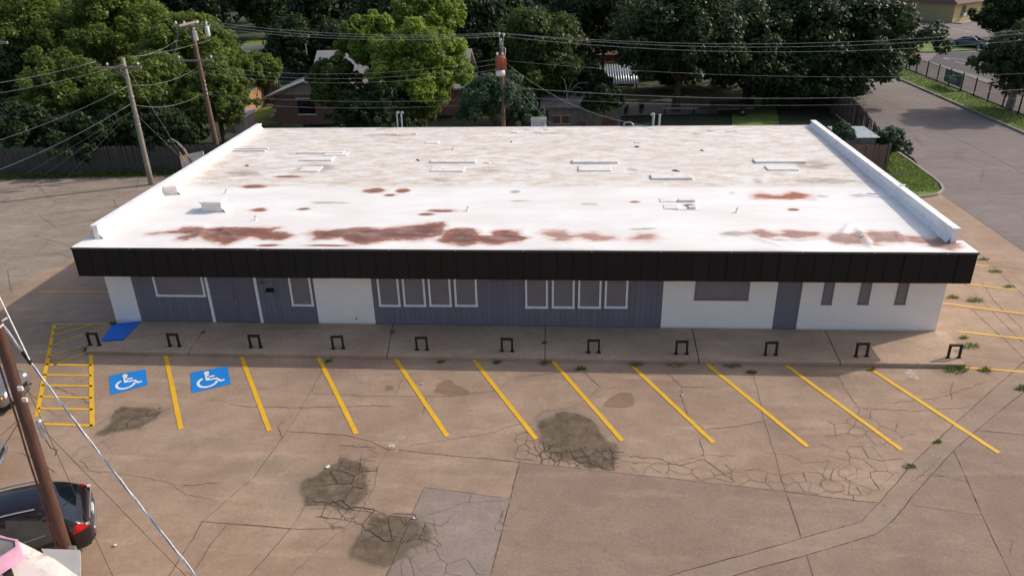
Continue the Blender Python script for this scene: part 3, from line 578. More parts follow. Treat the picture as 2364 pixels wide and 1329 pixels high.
for a, b in ((1895, 1919), (1979, 2004), (2064, 2089)): win_px(a, b, 703, ft='grey_frame', fr=.05, proud=.0, base=-.004)
# double door
dx0, dx1 = wx(500, 745), wx(603, 745); dm = (dx0+dx1)/2
dr = MB().box(dx0, dx1, .03, .06, .15, 2.45).build('door', 'door_paint', bld)
for a, b in ((dx0+.02, dm-.012), (dm+.012, dx1-.02)):
    lf = MB(); lf.box(a, b, .006, .03, .17, 2.2); lf.build('door_leaf', 'door_paint', dr)
MB().box(dm-.04, dm+.04, -.012, .005, .17, 2.2).build('astragal', 'door_paint', dr)
MB().tube([(dm+.09, .0, 1.0), (dm+.09, -.06, 1.02), (dm+.09, -.06, 1.3), (dm+.09, 0, 1.32)], .016, 6).box(dm+.06, dm+.12, -.014, .005, .95, 1.37).build('pull_handle', 'galv', dr)
MB().box(dm-.11, dm-.05, -.014, .004, 1.02, 1.1).build('lock_plate', 'galv', dr)
MB().box(dx0-.11, dx0-.005, -.03, .05, .15, 2.45).build('door_trim', 'trim_white', bld); MB().box(dx1+.005, dx1+.11, -.03, .05, .15, 2.45).build('door_trim', 'trim_white', bld)
p = AY(625, 672, 0); lb = MB().box(p[0]-.15, p[0]+.12, -.13, .02, p[2]-.12, p[2]+.02).build('mailbox', 'grey_frame', bld); MB().prism([(p[0]-.16, -.16), (p[0]+.13, -.16), (p[0]+.13, .02), (p[0]-.16, .02)], p[2]+.02, [p[2]+.05, p[2]+.05, p[2]+.13, p[2]+.13]).build('lid', 'black_panel', lb)
p = AY(593, 652, 0); MB().lathe([(.06, 0), (.07, -.06), (.03, -.14)], (p[0]+.2, .02, p[2]), 'y', 10).build('doorbell_lamp', 'grey_frame', bld)
p = AY(823, 735, 0); MB().lathe([(.03, 0), (.03, -.05), (.015, -.06)], (p[0], 0, p[2]), 'y', 8).build('hose_tap', 'rust', bld)
# canopy, soffit, fascia panels
MB().box(-E1+.03, W+E2-.03, -DF+.05, -.004, ZB+.02, ZB+.06).build('soffit', 'soffit', bld)
fa = MB().box(-E1+.012, W+E2-.012, -DF+.02, -DF+.05, ZB+.01, ZT-.05).box(-E1+.012, -E1+.04, -DF+.05, .3, ZB+.01, ZT-.05).box(W+E2-.04, W+E2-.012, -DF+.05, .3, ZB+.01, ZT-.05).build('fascia', 'fascia_metal', bld)
n = 54; pw = (W+E1+E2)/n; fp = None
for i in range(n):
    if fp is None:
        fp = MB().add([(0, .012, ZB), (0, -.022, ZB), (.018, -.022, ZB), (.024, 0, ZB), (pw-.004, 0, ZB), (pw-.004, .012, ZB), (0, .012, ZT-.06), (0, -.022, ZT-.06), (.018, -.022, ZT-.06), (.024, 0, ZT-.06), (pw-.004, 0, ZT-.06), (pw-.004, .012, ZT-.06)], [(0, 1, 7, 6), (1, 2, 8, 7), (2, 3, 9, 8), (3, 4, 10, 9), (4, 5, 11, 10), (5, 4, 3, 2, 1, 0)]).build('panel', 'fascia_metal', fa); fp.location = (-E1, -DF, 0)
    else: inst(fp, 'panel', fa, (-E1+i*pw, -DF, 0), rot=(random.uniform(-.004, .004), 0, random.uniform(-.012, .012)))
for sx, xx in ((-1, -E1), (1, W+E2)):
    for k in range(2): MB().box(xx-.011, xx+.011, -DF+.03+k*.52, -DF+.53+k*.52, ZB, ZT-.06).build('panel', 'fascia_metal', fa)
tr = MB().box(-E1-.03, W+E2+.03, -DF-.04, -DF+.03, ZT-.07, ZT-.005).build('drip_edge', 'bronze_trim', bld)
for x in np.arange(1.9, 32, 2.45): MB().lathe([(.018, 0), (.012, .02)], (x, -DF-.041, ZT-.03), 'y', 6).build('fastener', 'trim_white', tr)
# roof surface: fine sheet with wrinkles
ZBK = 3.93
def roof_z(y): return ZT+(ZBK-ZT)*np.clip((y+DF)/(D+DF), 0, 1)
def onroof(x, y, h=0.):
    d = ray(x, y); s = (ZBK-ZT)/(D+DF); # z = ZT + s*(Y+DF)+h
    t = (ZT+h+s*(CAM[1]+DF)-CAM[2])/(d[2]-s*d[1]); return CAM+d*t
rx = np.arange(-E1, W+E2+.001, (W+E1+E2)/300); ry = np.concatenate([np.arange(-DF, 3.2, .075), np.arange(3.2, D+.001, (D-3.2)/90)])
XX, YY = np.meshgrid(rx, ry); ZZ = roof_z(YY)
fields = {k: np.zeros_like(XX) for k in ('red', 'hue', 'brown', 'dark', 'op')}; fields['op'][:] = .9
def spot(f, cx, cy, a, b, v=1., rot=0, op=None, hue=None):
    c = onroof(cx, cy); r1 = abs(onroof(cx+a, cy)[0]-c[0]); r2 = abs(onroof(cx, cy-b)[1]-onroof(cx, cy+b)[1])/2
    dx, dy = XX-c[0], YY-c[1]; dx2 = dx*math.cos(rot)+dy*math.sin(rot); dy = -dx*math.sin(rot)+dy*math.cos(rot)
    q = np.sqrt((dx2/r1)**2+(dy/r2)**2); m = np.clip(1.45-q*.95, 0, 1)*v
    fields[f] = np.maximum(fields[f], m)
    if op is not None: fields['op'] = np.where(q < 1.8, op, fields['op'])
    if hue is not None: fields['hue'] = np.where(q < 1.8, hue, fields['hue'])
Z3 = lambda P: [(160+.313*x, 270+.313*y) for x, y in P]
Z4 = lambda P: [(850+.3173*x, 280+.3173*y) for x, y in P]
Z5 = lambda P: [(1500+.3384*x, 260+.3384*y) for x, y in P]
def blot(P, v=1., soft=.75, op=.92, hue=0.):
    Q = [tuple(onroof(x, y)[:2]) for x, y in P]; d = sdf_poly(XX, YY*1.0, Q); m = np.clip(.5-d/soft, 0, 1)*v
    fields['red'] = np.maximum(fields['red'], m); fields['op'] = np.where(d < .6, op, fields['op']); fields['hue'] = np.where(d < .6, hue, fields['hue'])
blot(Z3([(585, 860), (800, 838), (850, 815), (960, 815), (1000, 830), (1080, 820), (1340, 818), (1560, 815), (1500, 845), (1600, 850), (1660, 880), (1560, 910), (1440, 900), (1330, 880), (1280, 900), (1150, 935), (1050, 910), (990, 905), (960, 880), (850, 910), (790, 905), (900, 862)]))
blot(Z3([(1740, 860), (1820, 840), (2000, 835), (2150, 820), (2300, 830), (2380, 815), (2580, 790), (2750, 775), (2780, 800), (2740, 830), (2760, 865), (2600, 900), (2364, 905), (2200, 940), (2100, 935), (2000, 905), (1820, 910), (1800, 880)]))
blot(Z4([(240, 790), (260, 775), (460, 775), (500, 790), (440, 830), (330, 865), (260, 860), (280, 830), (250, 810)]))
blot(Z4([(510, 860), (550, 830), (560, 800), (640, 780), (760, 785), (800, 810), (820, 830), (900, 840), (920, 800), (1000, 790), (1090, 795), (1110, 840), (1160, 850), (1080, 880), (900, 895), (800, 880), (720, 905), (600, 890), (530, 880)]))
blot(Z4([(1250, 815), (1290, 790), (1420, 795), (1480, 825), (1640, 820), (1790, 840), (1800, 860), (1650, 865), (1520, 845), (1440, 870), (1380, 870), (1330, 840)]), .95, .9, .72, .4); blot(Z4([(1910, 865), (1980, 825), (2080, 825), (2100, 845), (2040, 870)]), .95, .9, .7, .3)
for q_ in ([(690, 815), (760, 805), (860, 832), (900, 845), (760, 848)], [(890, 840), (920, 808), (1140, 812), (1180, 835), (1100, 852), (960, 852)], [(1210, 855), (1240, 825), (1400, 825), (1440, 850), (1460, 895), (1380, 890), (1270, 880)], [(1460, 830), (1500, 805), (1680, 810), (1720, 880), (1600, 880), (1530, 900)], [(1700, 830), (1860, 850), (1900, 860), (2000, 850), (2100, 880), (2120, 915), (2060, 935), (1960, 920), (1880, 890), (1740, 870)], [(1980, 820), (2010, 808), (2055, 835), (2030, 858)]): blot(Z5(q_), 1., .8, .74)
blot(Z5([(695, 562), (760, 550), (860, 565), (980, 542), (1080, 560), (1105, 588), (900, 592), (715, 586)]), .9, .8, .95, .85)
for s_ in [(864, 440, 27, 6), (930, 440, 18, 5), (900, 451, 15, 3), (665, 408, 32, 3), (585, 431, 32, 4), (598, 484, 22, 4), (700, 482, 15, 3), (1020, 487, 35, 4), (985, 495, 20, 3), (620, 566, 30, 3), (760, 568, 60, 2)]: spot('red', *s_, .8)
for s in [(1590, 474, 14, 3), (1832, 484, 14, 3), (1465, 466, 14, 2)]: spot('red', *s, .9)
for s in [(1900, 418, 90, 9), (1750, 418, 14, 6), (1690, 445, 12, 4), (1900, 453, 22, 4), (1980, 451, 30, 5), (1130, 393, 28, 6), (1020, 415, 30, 6), (1190, 443, 16, 4), (1460, 391, 18, 5), (1200, 464, 30, 3), (1880, 380, 60, 14), (730, 390, 60, 14), (560, 400, 60, 10), (760, 468, 60, 4), (1360, 472, 30, 5), (1700, 540, 45, 8), (440, 545, 50, 7), (1480, 530, 40, 3), (1820, 555, 60, 4), (1580, 484, 60, 3)]: spot('brown', *s, .62)
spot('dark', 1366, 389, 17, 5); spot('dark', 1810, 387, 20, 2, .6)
for s in [(1290, 308, 60, 2), (900, 312, 100, 3)]: spot('brown', *s, .6)
fields['back'] = np.clip((YY-(onroof(1200, 431)[1]-.2))/.35, 0, 1)
# wrinkles in the loose front sheet
def ridge(p, q, h, wd):
    global ZZ
    a, b = onroof(*p)[:2], onroof(*q)[:2]; d = b-a; L2 = d@d; t = np.clip(((XX-a[0])*d[0]+(YY-a[1])*d[1])/L2, 0, 1); dist = np.hypot(XX-a[0]-t*d[0], YY-a[1]-t*d[1])
    ZZ = ZZ+h*np.exp(-(dist/wd)**2)*(np.sin(np.pi*np.clip(t*.9+.05, 0, 1)))
for p, q, h, wd in [((1967, 515), (1938, 543), .09, .1), ((1974, 520), (2016, 573), .11, .11), ((2070, 530), (2092, 560), .07, .1), ((470, 520), (455, 560), .05, .1), ((430, 553), (520, 528), .05, .09), ((975, 553), (1010, 528), .05, .1), ((990, 565), (900, 572), .03, .1), ((1000, 540), (1040, 525), .05, .1), ((1470, 535), (1580, 520), .04, .12), ((1730, 545), (1810, 570), .04, .12), ((2170, 530), (2195, 545), .06, .12), ((2110, 530), (2170, 552), .04, .1), ((430, 420), (700, 428), .02, .1), ((880, 450), (990, 446), .03, .12), ((1000, 455), (1130, 450), .02, .1), ((1860, 480), (1990, 478), .03, .1), ((500, 525), (545, 548), .05, .09), ((520, 520), (500, 560), .04, .08)]: ridge(p, q, h, wd)
rn = np.random.default_rng(3)
for _ in range(26): ZZ = ZZ+.012*np.sin((XX*rn.normal(0, .5)+YY*rn.normal(0, 1.4))+rn.uniform(0, 6.28))*np.clip((4.5-YY)/4, .12, 1)*.5
ZZ[0] = ZT; ny, nx = XX.shape
me = bpy.data.meshes.new('roof'); I = np.arange(nx*ny).reshape(ny, nx); q = np.stack([I[:-1, :-1], I[:-1, 1:], I[1:, 1:], I[1:, :-1]], -1).reshape(-1, 4)
inside = ~((YY[:-1, :-1] > .25) & ((XX[:-1, :-1] < -.02) | (XX[:-1, :-1] > W-.08))).reshape(-1); q = q[inside]
me.from_pydata(np.stack([XX, YY, ZZ], -1).reshape(-1, 3).tolist(), [], q.tolist())
for k, v in fields.items(): me.attributes.new(k, 'FLOAT', 'POINT').data.foreach_set('value', v.reshape(-1).astype(np.float32))
me.polygons.foreach_set('use_smooth', [True]*len(me.polygons)); me.materials.append(M['roof_membrane']); roof = bpy.data.objects.new('roof', me); COL.objects.link(roof); roof.parent = bld; ORG['roof'] = (0, 0, 0)
MB().box(.02, W-.02, D-.02, D+.05, ZBK-.3, ZBK+.015).build('rear_edge', 'white_coating', roof)
# parapets with coping
for x0, x1, s in ((0, .2, 1), (W-.2, W, -1)):
    pa = MB().box(x0, x1, .09, D+.02, 3.3, ZP-.04).build('parapet', 'white_coating', bld)
    MB().box(x0-.04, x1+.04, .05, D+.06, ZP-.04, ZP+.012).build('coping', 'white_coating', pa)
    xi = x1 if s > 0 else x0; zz = [float(roof_z(y)) for y in (.1, D)]
    MB().add([(xi, .1, zz[0]+.16), (xi+s*.14, .1, zz[0]-.02), (xi, D, zz[1]+.16), (xi+s*.14, D, zz[1]-.02)], [(0, 1, 3, 2)]).build('cant_strip', 'white_coating', pa)
    for k in range(1, 6): MB().box(x0-.046, x1+.046, k*2.85-.04, k*2.85+.04, ZP-.046, ZP+.018).build('coping_joint', 'white_coating', pa)
c = onroof(2105, 455); MB().tube([(W-1.3, c[1]+.3, c[2]+.05), (W-.6, c[1]-.05, c[2]+.1), (W-.26, c[1], ZP-.1), (W-.1, c[1]+.05, ZP+.06), (W+.1, c[1]+.1, ZP+.03)], .03, 5).build('loose_flashing', 'white_coating', bld)
# rooftop curbs and boxes
def curb(px, h, name='curb_cover', mat='curb_coating', bev=.03):
    """px: (x0,x1,y_front,y_back) on the roof plane"""
    a = onroof(px[0], px[2]); b = onroof(px[1], px[2]); c = onroof((px[0]+px[1])/2, px[3]); y0, y1 = a[1], max(c[1], a[1]+.12)
    o = MB().prism([(a[0], y0), (b[0], y0), (b[0], y1), (a[0], y1)], a[2]-.05, a[2]+h*(1 if name == 'curb_box' else .55)).build(name, mat, roof)
    bv = o.modifiers.new('bevel', 'BEVEL'); bv.width = min(bev, h*.4); bv.segments = 2; return o
def unit(px, h):
    o = curb(px, h, 'curb_box'); a = onroof(px[0], px[2]); b = onroof(px[1], px[2]); y1 = max(onroof(px[0], px[3])[1], a[1]+.12)
    MB().box(a[0]-.04, b[0]+.04, a[1]-.04, y1+.04, a[2]+h-.01, a[2]+h+.06).build('cap', 'white_coating', o)
    s = MB(); s.add([(b[0]+.005, a[1], a[2]+h*.45), (b[0]+.005, y1, a[2]+h*.45), (b[0]+.22, y1+.05, a[2]-.03), (b[0]+.22, a[1]-.05, a[2]-.03)], [(0, 1, 2, 3)]); s.build('flashing_skirt', 'white_coating', o)
unit((367, 411, 449, 440), .34); unit((467, 513, 489, 478), .38)
for q, h in [((535, 612, 350, 348), .14), ((540, 618, 346, 344), .16), ((684, 792, 355, 350), .1), ((690, 765, 372, 362), .1), ((688, 735, 397, 385), .08), ((992, 1098, 377, 370), .13), ((992, 1070, 397, 386), .09), ((1321, 1428, 378, 371), .17), ((1335, 1412, 396, 384), .1), ((1743, 1862, 377, 369), .15), ((1772, 1846, 394, 384), .1), ((1504, 1600, 415, 405), .15), ((1566, 1606, 467, 462), .17), ((1590, 1607, 482, 477), .12), ((1533, 1568, 483, 473), .05), ((1524, 1560, 467, 459), .05), ((745, 800, 360, 352), .06)]: curb(q, h)
for q in [(1180, 1195, 307, 305), (1237, 1252, 307, 305), (1212, 1224, 300, 298), (1255, 1268, 300, 298), (1465, 1480, 331, 328), (1497, 1510, 299, 297), (1636, 1650, 303, 300), (1675, 1688, 305, 303), (1690, 1702, 304, 302), (1604, 1616, 310, 308), (905, 918, 311, 309), (950, 962, 311, 309), (980, 1012, 332, 326), (1118, 1130, 377, 374)]: curb(q, .08, 'roof_block')
for (x, y) in ((1079, 487), (1700, 490), (590, 508), (522, 446)):
    c = onroof(x, y); MB().lathe([(.07, -.05), (.05, .03), (.035, .06), (.035, .14), (.0, .14)], c, 'z', 8).tube([c+np.array([0, 0, .13]), c+np.array([.05, .03, .19]), c+np.array([.1, .03, .15])], .03, 6).build('vent_pipe', 'white_coating', roof, True)
for i, (x, y) in enumerate([(1045, 345), (1365, 326), (1470, 340), (1500, 346), (1620, 348), (1545, 325), (570, 383), (1212, 360), (965, 370), (1630, 318), (1180, 328), (1690, 378), (1560, 395), (560, 368)][::2]):
    c = onroof(x, y); a = random.uniform(0, 3); l_ = random.uniform(.08, .22); MB().tube([c+np.array([-math.cos(a)*l_, -math.sin(a)*l_, .01]), c+np.array([0, 0, .03]), c+np.array([math.cos(a)*l_, math.sin(a)*l_, .01])], [.02, .035, .015], 5).build('twig_debris', 'brown_wood', roof)
# conduits behind the roof edge
def gooseneck(px, ytop, Y, r=.05, turn=.14):
    b = AY(px, 300, Y); t = AY(px, ytop, Y)
    MB().tube([(b[0], Y, 3.0), (b[0], Y, t[2]-.15), (b[0]+.01, Y, t[2]-.03), (b[0]+turn*.5, Y-.02, t[2]), (b[0]+turn, Y-.03, t[2]-.1)], r, 8).build('conduit_mast', 'pvc_grey', bld, True)
gooseneck(919, 258, 17.35, .045); gooseneck(929, 258, 17.4, .045); gooseneck(1507, 262, 17.35, .07, -.16); gooseneck(1521, 263, 17.4, .06, -.02)
a, b = AY(1441, 282, 17.3), AY(1460, 292, 17.3); MB().tube([(a[0], 17.3, 3.2), (a[0], 17.3, a[2]-.06), (a[0]+.06, 17.28, a[2]), (b[0]-.1, 17.2, a[2]), (b[0], 17.1, a[2]-.1), (b[0]+.05, 17.05, b[2]-.1)], .05, 7).build('service_conduit', 'galv', bld, True)

# ---- hoop barriers
hp = thing('hoop_barrier', 'x', 'barrier', local=True); hw, hh = .19, .53
hl = MB().box(-hw-.035, -hw+.035, -.035, .035, -.02, hh).build('leg', 'dark_steel', hp); MB().box(hw-.035, hw+.035, -.035, .035, -.02, hh).build('leg', 'dark_steel', hp)
MB().box(-hw-.037, hw+.037, -.037, .037, hh-.07, hh+.002).build('top_rail', 'dark_steel', hp)
for sx in (-1, 1): MB().box(sx*hw-.075, sx*hw+.075, -.07, .07, 0, .012).build('base_plate', 'dark_steel', hp)
ordn = ['leftmost dark steel hoop barrier, beside the blue kerb ramp', 'second hoop barrier from the left, below the wide white-framed window', 'third hoop barrier from the left, in front of the double door', 'fourth hoop barrier from the left, below the white wall panel', 'fifth hoop barrier from the left, below the left window row', 'middle hoop barrier of the eleven, sixth from either end', 'seventh hoop barrier from the left, below the right window row', 'eighth hoop barrier from the left, beside a sidewalk joint', 'ninth hoop barrier from the left, below the narrow grey doorway', 'second hoop barrier from the right, at the shadow edge', 'rightmost dark steel hoop barrier, standing in full sun']
for i in range(11):
    o = hp if i == 0 else copy_tree(hp); o.location = (.2714+3.1483*i, -1.984, .15); o.rotation_euler = (random.uniform(-.035, .035), random.uniform(-.02, .02), random.uniform(-.07, .07)); tag(o, ordn[i], 'barrier', 'steel hoops along the sidewalk edge')

# ================================================================== ROAD SIDE
RX0, RX1 = 41.2, 51.5
road = struct('road', MB().prism([(39.6, -45), (RX1, -45), (RX1, 260), (RX0, 260), (RX0, 24), (40.6, 19.5), (39.6, 16.9)], -.2, -.055), 'joint_soil')
yb = [-45, -20, -8, 1.2, 9, 16.9, 24.5, 32, 40, 48, 56, 66, 80, 100, 130, 180, 260]
for i in range(len(yb)-1):
    for (xa, xb) in ((None, 46.3), (46.3, RX1)):
        y0, y1 = yb[i]+.012, yb[i+1]-.012
        def lx(y): return 39.62 if y < 17 else (39.62+(y-16.9)*.2 if y < 24.6 else RX0)
        pts = [((lx(y0) if xa is None else xa+.012), y0), (xb-.012, y0), (xb-.012, y1), ((lx(y1) if xa is None else xa+.012), y1)]
        MB().prism(pts, -.06, random.uniform(-.004, .002)).build('slab', 'road_concrete', road)
rc = MB()
for _ in range(10):
    x, y = random.uniform(42, 50), random.uniform(2, 45); ribbon(rc, [(x, y), (x+random.uniform(-2, 2), y+random.uniform(1, 3)), (x+random.uniform(-3, 3), y+random.uniform(3, 6))], .03, .006, amp=.12)
tag(rc.build('crack_network', 'crack', road), kind='stuff')
def kerb(path, name, wd=.16, h=.13, mat='kerb_concrete'):
    P = [np.array(p, float) for p in path]; n = len(P); vs = []
    for i in range(n):
        d = P[min(i+1, n-1)]-P[max(i-1, 0)]; d /= np.linalg.norm(d); nn = np.array([-d[1], d[0]])*wd
        a, b = P[i], P[i]+nn; vs += [(*a, -.05), (*a, h-.02), (*(a+nn*.12), h), (*b, h), (*b, -.05)]
    mb = MB().add(vs, [(5*i+k, 5*i+k+1, 5*i+k+6, 5*i+k+5) for i in range(n-1) for k in range(4)]+[(0, 1, 2, 3, 4), tuple(5*(n-1)+k for k in (4, 3, 2, 1, 0))])
    return struct(name, mb, mat)
kerb([(RX1, y) for y in (260, 120, 80, 60, 50, 42, 35, 28, 20, 10, -45)][::1], 'kerb_far')
tip = [tuple(G(*p)[:2]) for p in [(2075, 358), (2100, 375), (2130, 398), (2152, 414), (2168, 428), (2173, 440), (2160, 450), (2130, 455), (2080, 458)]]
kerb([(40.95, 260), (40.95, 60), (40.95, 40), (40.6, 30)]+tip, 'kerb_near')
vg = sheet([(p[0]-.12, p[1]+.02) for p in tip][:-1]+[(36.3, 17.5), (36.5, 22), (40.5, 30.2), (40.75, 60), (40.8, 260), (40.85, 260), (40.8, 40), (40.45, 30)], .09)
struct('verge_near', MB().prism([(40.5, 30)]+[(p[0]-.1, p[1]+.05) for p in tip[:-1]]+[(36.2, 17.2), (36.2, 22.5), (38.2, 30)], -.05, .1), 'grass')
c = G(2077, 402, .1); MB().lathe([(.55, .08), (.5, .12), (.0, .13)], (c[0], c[1], 0), 'z', 16).build('manhole_cover', 'asphalt').update_tag(); tag(bpy.data.objects['manhole_cover'], 'small dark round utility cover in the grass tip by the wood fence', 'utility cover')
struct('verge_far', MB().prism([(RX1+.15, -45), (54.4, -45), (54.4, 260), (RX1+.15, 260)], -.05, .1), 'grass')
# apartment lot beyond the iron fence
al = struct('apartment_lot', MB().prism([(54.9, -45), (120, -45), (120, 240), (54.9, 240)], -.09, -.004), 'road_concrete')
struct('apartment_drive', sheet(poly_px([(2145, 142), (2165, 122), (2290, 120), (2364, 132), (2420, 170), (2300, 188), (2200, 158)]), .004), 'asphalt')
for a, b in [((2178, 135), (2192, 139)), ((2180, 133), (2240, 141)), ((2225, 147), (2250, 152)), ((2205, 143), (2228, 148)), ((2250, 152), (2275, 158))]:
    stripe(G(*a), G(*b), .12, .012, 'lot_white', 'bay_line').parent = al
for a, b in [((2190, 64), (2245, 75)), ((2225, 61), (2250, 66))]: stripe(G(*a), G(*b), .12, .008, 'lot_white', 'bay_line').parent = al
isl = poly_px([(2110, 104), (2180, 96), (2230, 105), (2290, 113), (2235, 118), (2165, 122), (2105, 122)])
kerb(isl+[isl[0]], 'island_kerb', -.15); struct('grass_island', MB().prism(isl, -.05, .12), 'grass')
isl2 = poly_px([(2255, 116), (2290, 113), (2364, 122), (2430, 135), (2430, 150), (2330, 132), (2260, 120)]); struct('planting_island', MB().prism(isl2, -.05, .13), 'kerb_concrete')

# ---- iron fence with banner
fx = 54.3; fe = thing('iron_fence', 'black iron picket fence along the far side of the road', 'fence', (fx, 40, .1))
zf = 1.55
for y in np.arange(20, 62, 2.44): MB().box(fx-.045, fx+.045, y-.045, y+.045, 0, zf+.18).lathe([(.05, zf+.18), (.055, zf+.2), (.0, zf+.26)], (fx, y, 0), 'z', 6).build('post', 'black_iron', fe)
for z in (.25, zf): MB().box(fx-.02, fx+.02, 18, 64, z-.02, z+.02).build('rail', 'black_iron', fe)
br = MB()
for y in np.arange(18, 64, .12): br.box(fx-.008, fx+.008, y-.008, y+.008, .12, zf+.03)
tag(br.build('picket', 'black_iron', fe), kind='stuff')
a, b = AX(2182, 178, fx-.06), AX(2217, 180, fx-.06); cyb = (a[1]+b[1])/2
bn = thing('banner_sign', 'dark green banner with white lettering tied to the iron fence', 'sign', (fx-.06, cyb, 0)); by0, by1 = 47.0, 49.3
by1 = AX(2184, 160, fx-.07)[1]; by0 = AX(2217, 200, fx-.07)[1]; zt_, zb_ = 1.62, .45
MB().box(fx-.075, fx-.065, by0, by1, zb_, zt_).build('panel', 'sign_green', bn)
def text_mesh(body, size, mat, parent, loc, rot, name='lettering', bold=0):
    cu = bpy.data.curves.new(name, 'FONT'); cu.body = body; cu.size = size; cu.align_x = 'CENTER'; cu.align_y = 'CENTER'; cu.extrude = .002; cu.offset = bold; cu.space_line = .8
    ob = bpy.data.objects.new(name, cu); COL.objects.link(ob); bpy.context.view_layer.update()
    me = bpy.data.meshes.new_from_object(ob.evaluated_get(bpy.context.evaluated_depsgraph_get())); bpy.data.objects.remove(ob)
    me.materials.append(M[mat]); o = bpy.data.objects.new(name, me); COL.objects.link(o); o.parent = parent
    o.location = tuple(np.array(loc)-np.array(ORG.get(parent.name, (0, 0, 0)))); o.rotation_euler = rot; return o
rot_ = (math.pi/2, 0, -math.pi/2); cyb = (by0+by1)/2
text_mesh('PARADISE', .36, 'sign_white', bn, (fx-.079, cyb, .92), rot_, bold=.006); text_mesh('APARTMENT HOMES', .17, 'sign_white', bn, (fx-.079, cyb, .64), rot_)
em = MB()
for dy, h in ((-.14, .22), (.14, .22), (0, .3)): em.box(fx-.08, fx-.076, cyb+dy-.03, cyb+dy+.03, 1.14, 1.14+h)
em.box(fx-.0805, fx-.0765, cyb-.17, cyb+.17, 1.38, 1.44); em.build('emblem', 'sign_white', bn)

# ---- apartment block
ac = G(2197, 54); ang = R_(37)
ab = thing('apartment_block', 'yellow stucco apartment block with brown roof beyond the far parking lot', 'building', (ac[0], ac[1], 0), ang, local=True)
MB().box(0, 22, .0, 16, 0, 3.0).build('wall', 'stucco_yellow', ab)
rf = MB().add([(-.7, -.7, 2.9), (22.7, -.7, 2.9), (22.7, 16.7, 2.9), (-.7, 16.7, 2.9), (3.5, 6, 6.4), (18.5, 6, 6.4), (18.5, 10, 6.4), (3.5, 10, 6.4)], [(0, 1, 5, 4), (1, 2, 6, 5), (2, 3, 7, 6), (3, 0, 4, 7), (4, 5, 6, 7), (3, 2, 1, 0)]).build('roof', 'shingle_brown', ab)
for x in (2.2, 9, 15):
    wn = MB().box(x, x+1.0, -.03, .02, .9, 2.4).build('window', 'dark_glass', ab); MB().box(x-.09, x, -.05, .02, .8, 2.5).box(x+1.0, x+1.09, -.05, .02, .8, 2.5).box(x-.09, x+1.09, -.06, .02, 2.4, 2.5).build('frame', 'shed_wall', wn)
    MB().box(x+.15, x+.85, -.4, -.04, .9, 1.35).build('air_conditioner', 'enamel_white', wn)
MB().box(-.05, 22.1, -1.6, -.05, 0, .15).build('walkway', 'kerb_concrete', ab)

# ================================================================== FENCES
def wood_fence(name, label, path, h, mat, group=None, step=.15, gaps=.03, skip=0):
    f = thing(name, label, 'fence', (*path[0], 0), group=group); proto = {}
    for a, b in zip(path[:-1], path[1:]):
        a, b = np.array(a), np.array(b); L = np.linalg.norm(b-a); d = (b-a)/L; an = math.atan2(d[1], d[0]); n = int(L/step); loc0 = np.array([*path[0], 0])
        for k in range(n):
            if random.random() < skip: continue
            p = a+d*step*k; key = random.randrange(4)
            if key not in proto:
                hh_ = h*random.uniform(.96, 1.03); w2 = step-.012
                proto[key] = MB().add([(0, -.009, 0), (w2, -.009, 0), (w2, -.009, hh_-.04), (w2-.03, -.009, hh_), (.03, -.009, hh_), (0, -.009, hh_-.04), (0, .009, 0), (w2, .009, 0), (w2, .009, hh_-.04), (w2-.03, .009, hh_), (.03, .009, hh_), (0, .009, hh_-.04)], [(0, 1, 2, 3, 4, 5), (11, 10, 9, 8, 7, 6), (0, 6, 7, 1), (1, 7, 8, 2), (2, 8, 9, 3), (3, 9, 10, 4), (4, 10, 11, 5), (5, 11, 6, 0)]).build('picket', mat, f, org=(0, 0, 0)); o = proto[key]
            else: o = inst(proto[key], 'picket', f)
            o.location = tuple(np.array([*p, random.uniform(-.05, .02)])-loc0); o.rotation_euler = (random.uniform(-.03, .03), random.uniform(-.02, .02), an+random.uniform(-.03, .03))
        nn = np.array([-d[1], d[0]])*.05
        for z in (.35, h-.35): q0, q1 = a+nn, b+nn; MB().tube([(*q0, z), (*q1, z)], .035, 4).build('rail', mat, f)
        for k in np.arange(0, L, 2.4): q = a+d*k+nn*1.8; MB().box(q[0]-.05, q[0]+.05, q[1]-.05, q[1]+.05, 0, h-.05).build('post', mat, f)
    return f
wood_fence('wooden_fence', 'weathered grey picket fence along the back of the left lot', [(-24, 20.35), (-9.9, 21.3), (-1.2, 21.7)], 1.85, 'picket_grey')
c = G(2050, 399); fcx, fcy = c[0], c[1]
wood_fence('wooden_fence', 'dark brown picket fence turning the corner beside the road', [(31.8, 20.3), (fcx-.2, fcy-.2), (39.0, 26), (40.4, 34), (40.6, 50)], 1.9, 'picket_brown', step=.19)
wood_fence('wooden_fence', 'tan board fence in the yard left of the brick house', [tuple(G(560, 274)[:2]), tuple(G(612, 241)[:2]), tuple(G(622, 236)[:2])], 1.8, 'picket_tan', step=.19)
wood_fence('wooden_fence', 'dark red-brown gate fence behind the tan board fence', [tuple(G(612, 240)[:2]), tuple(G(652, 242)[:2])], 1.8, 'picket_brown', step=.19)

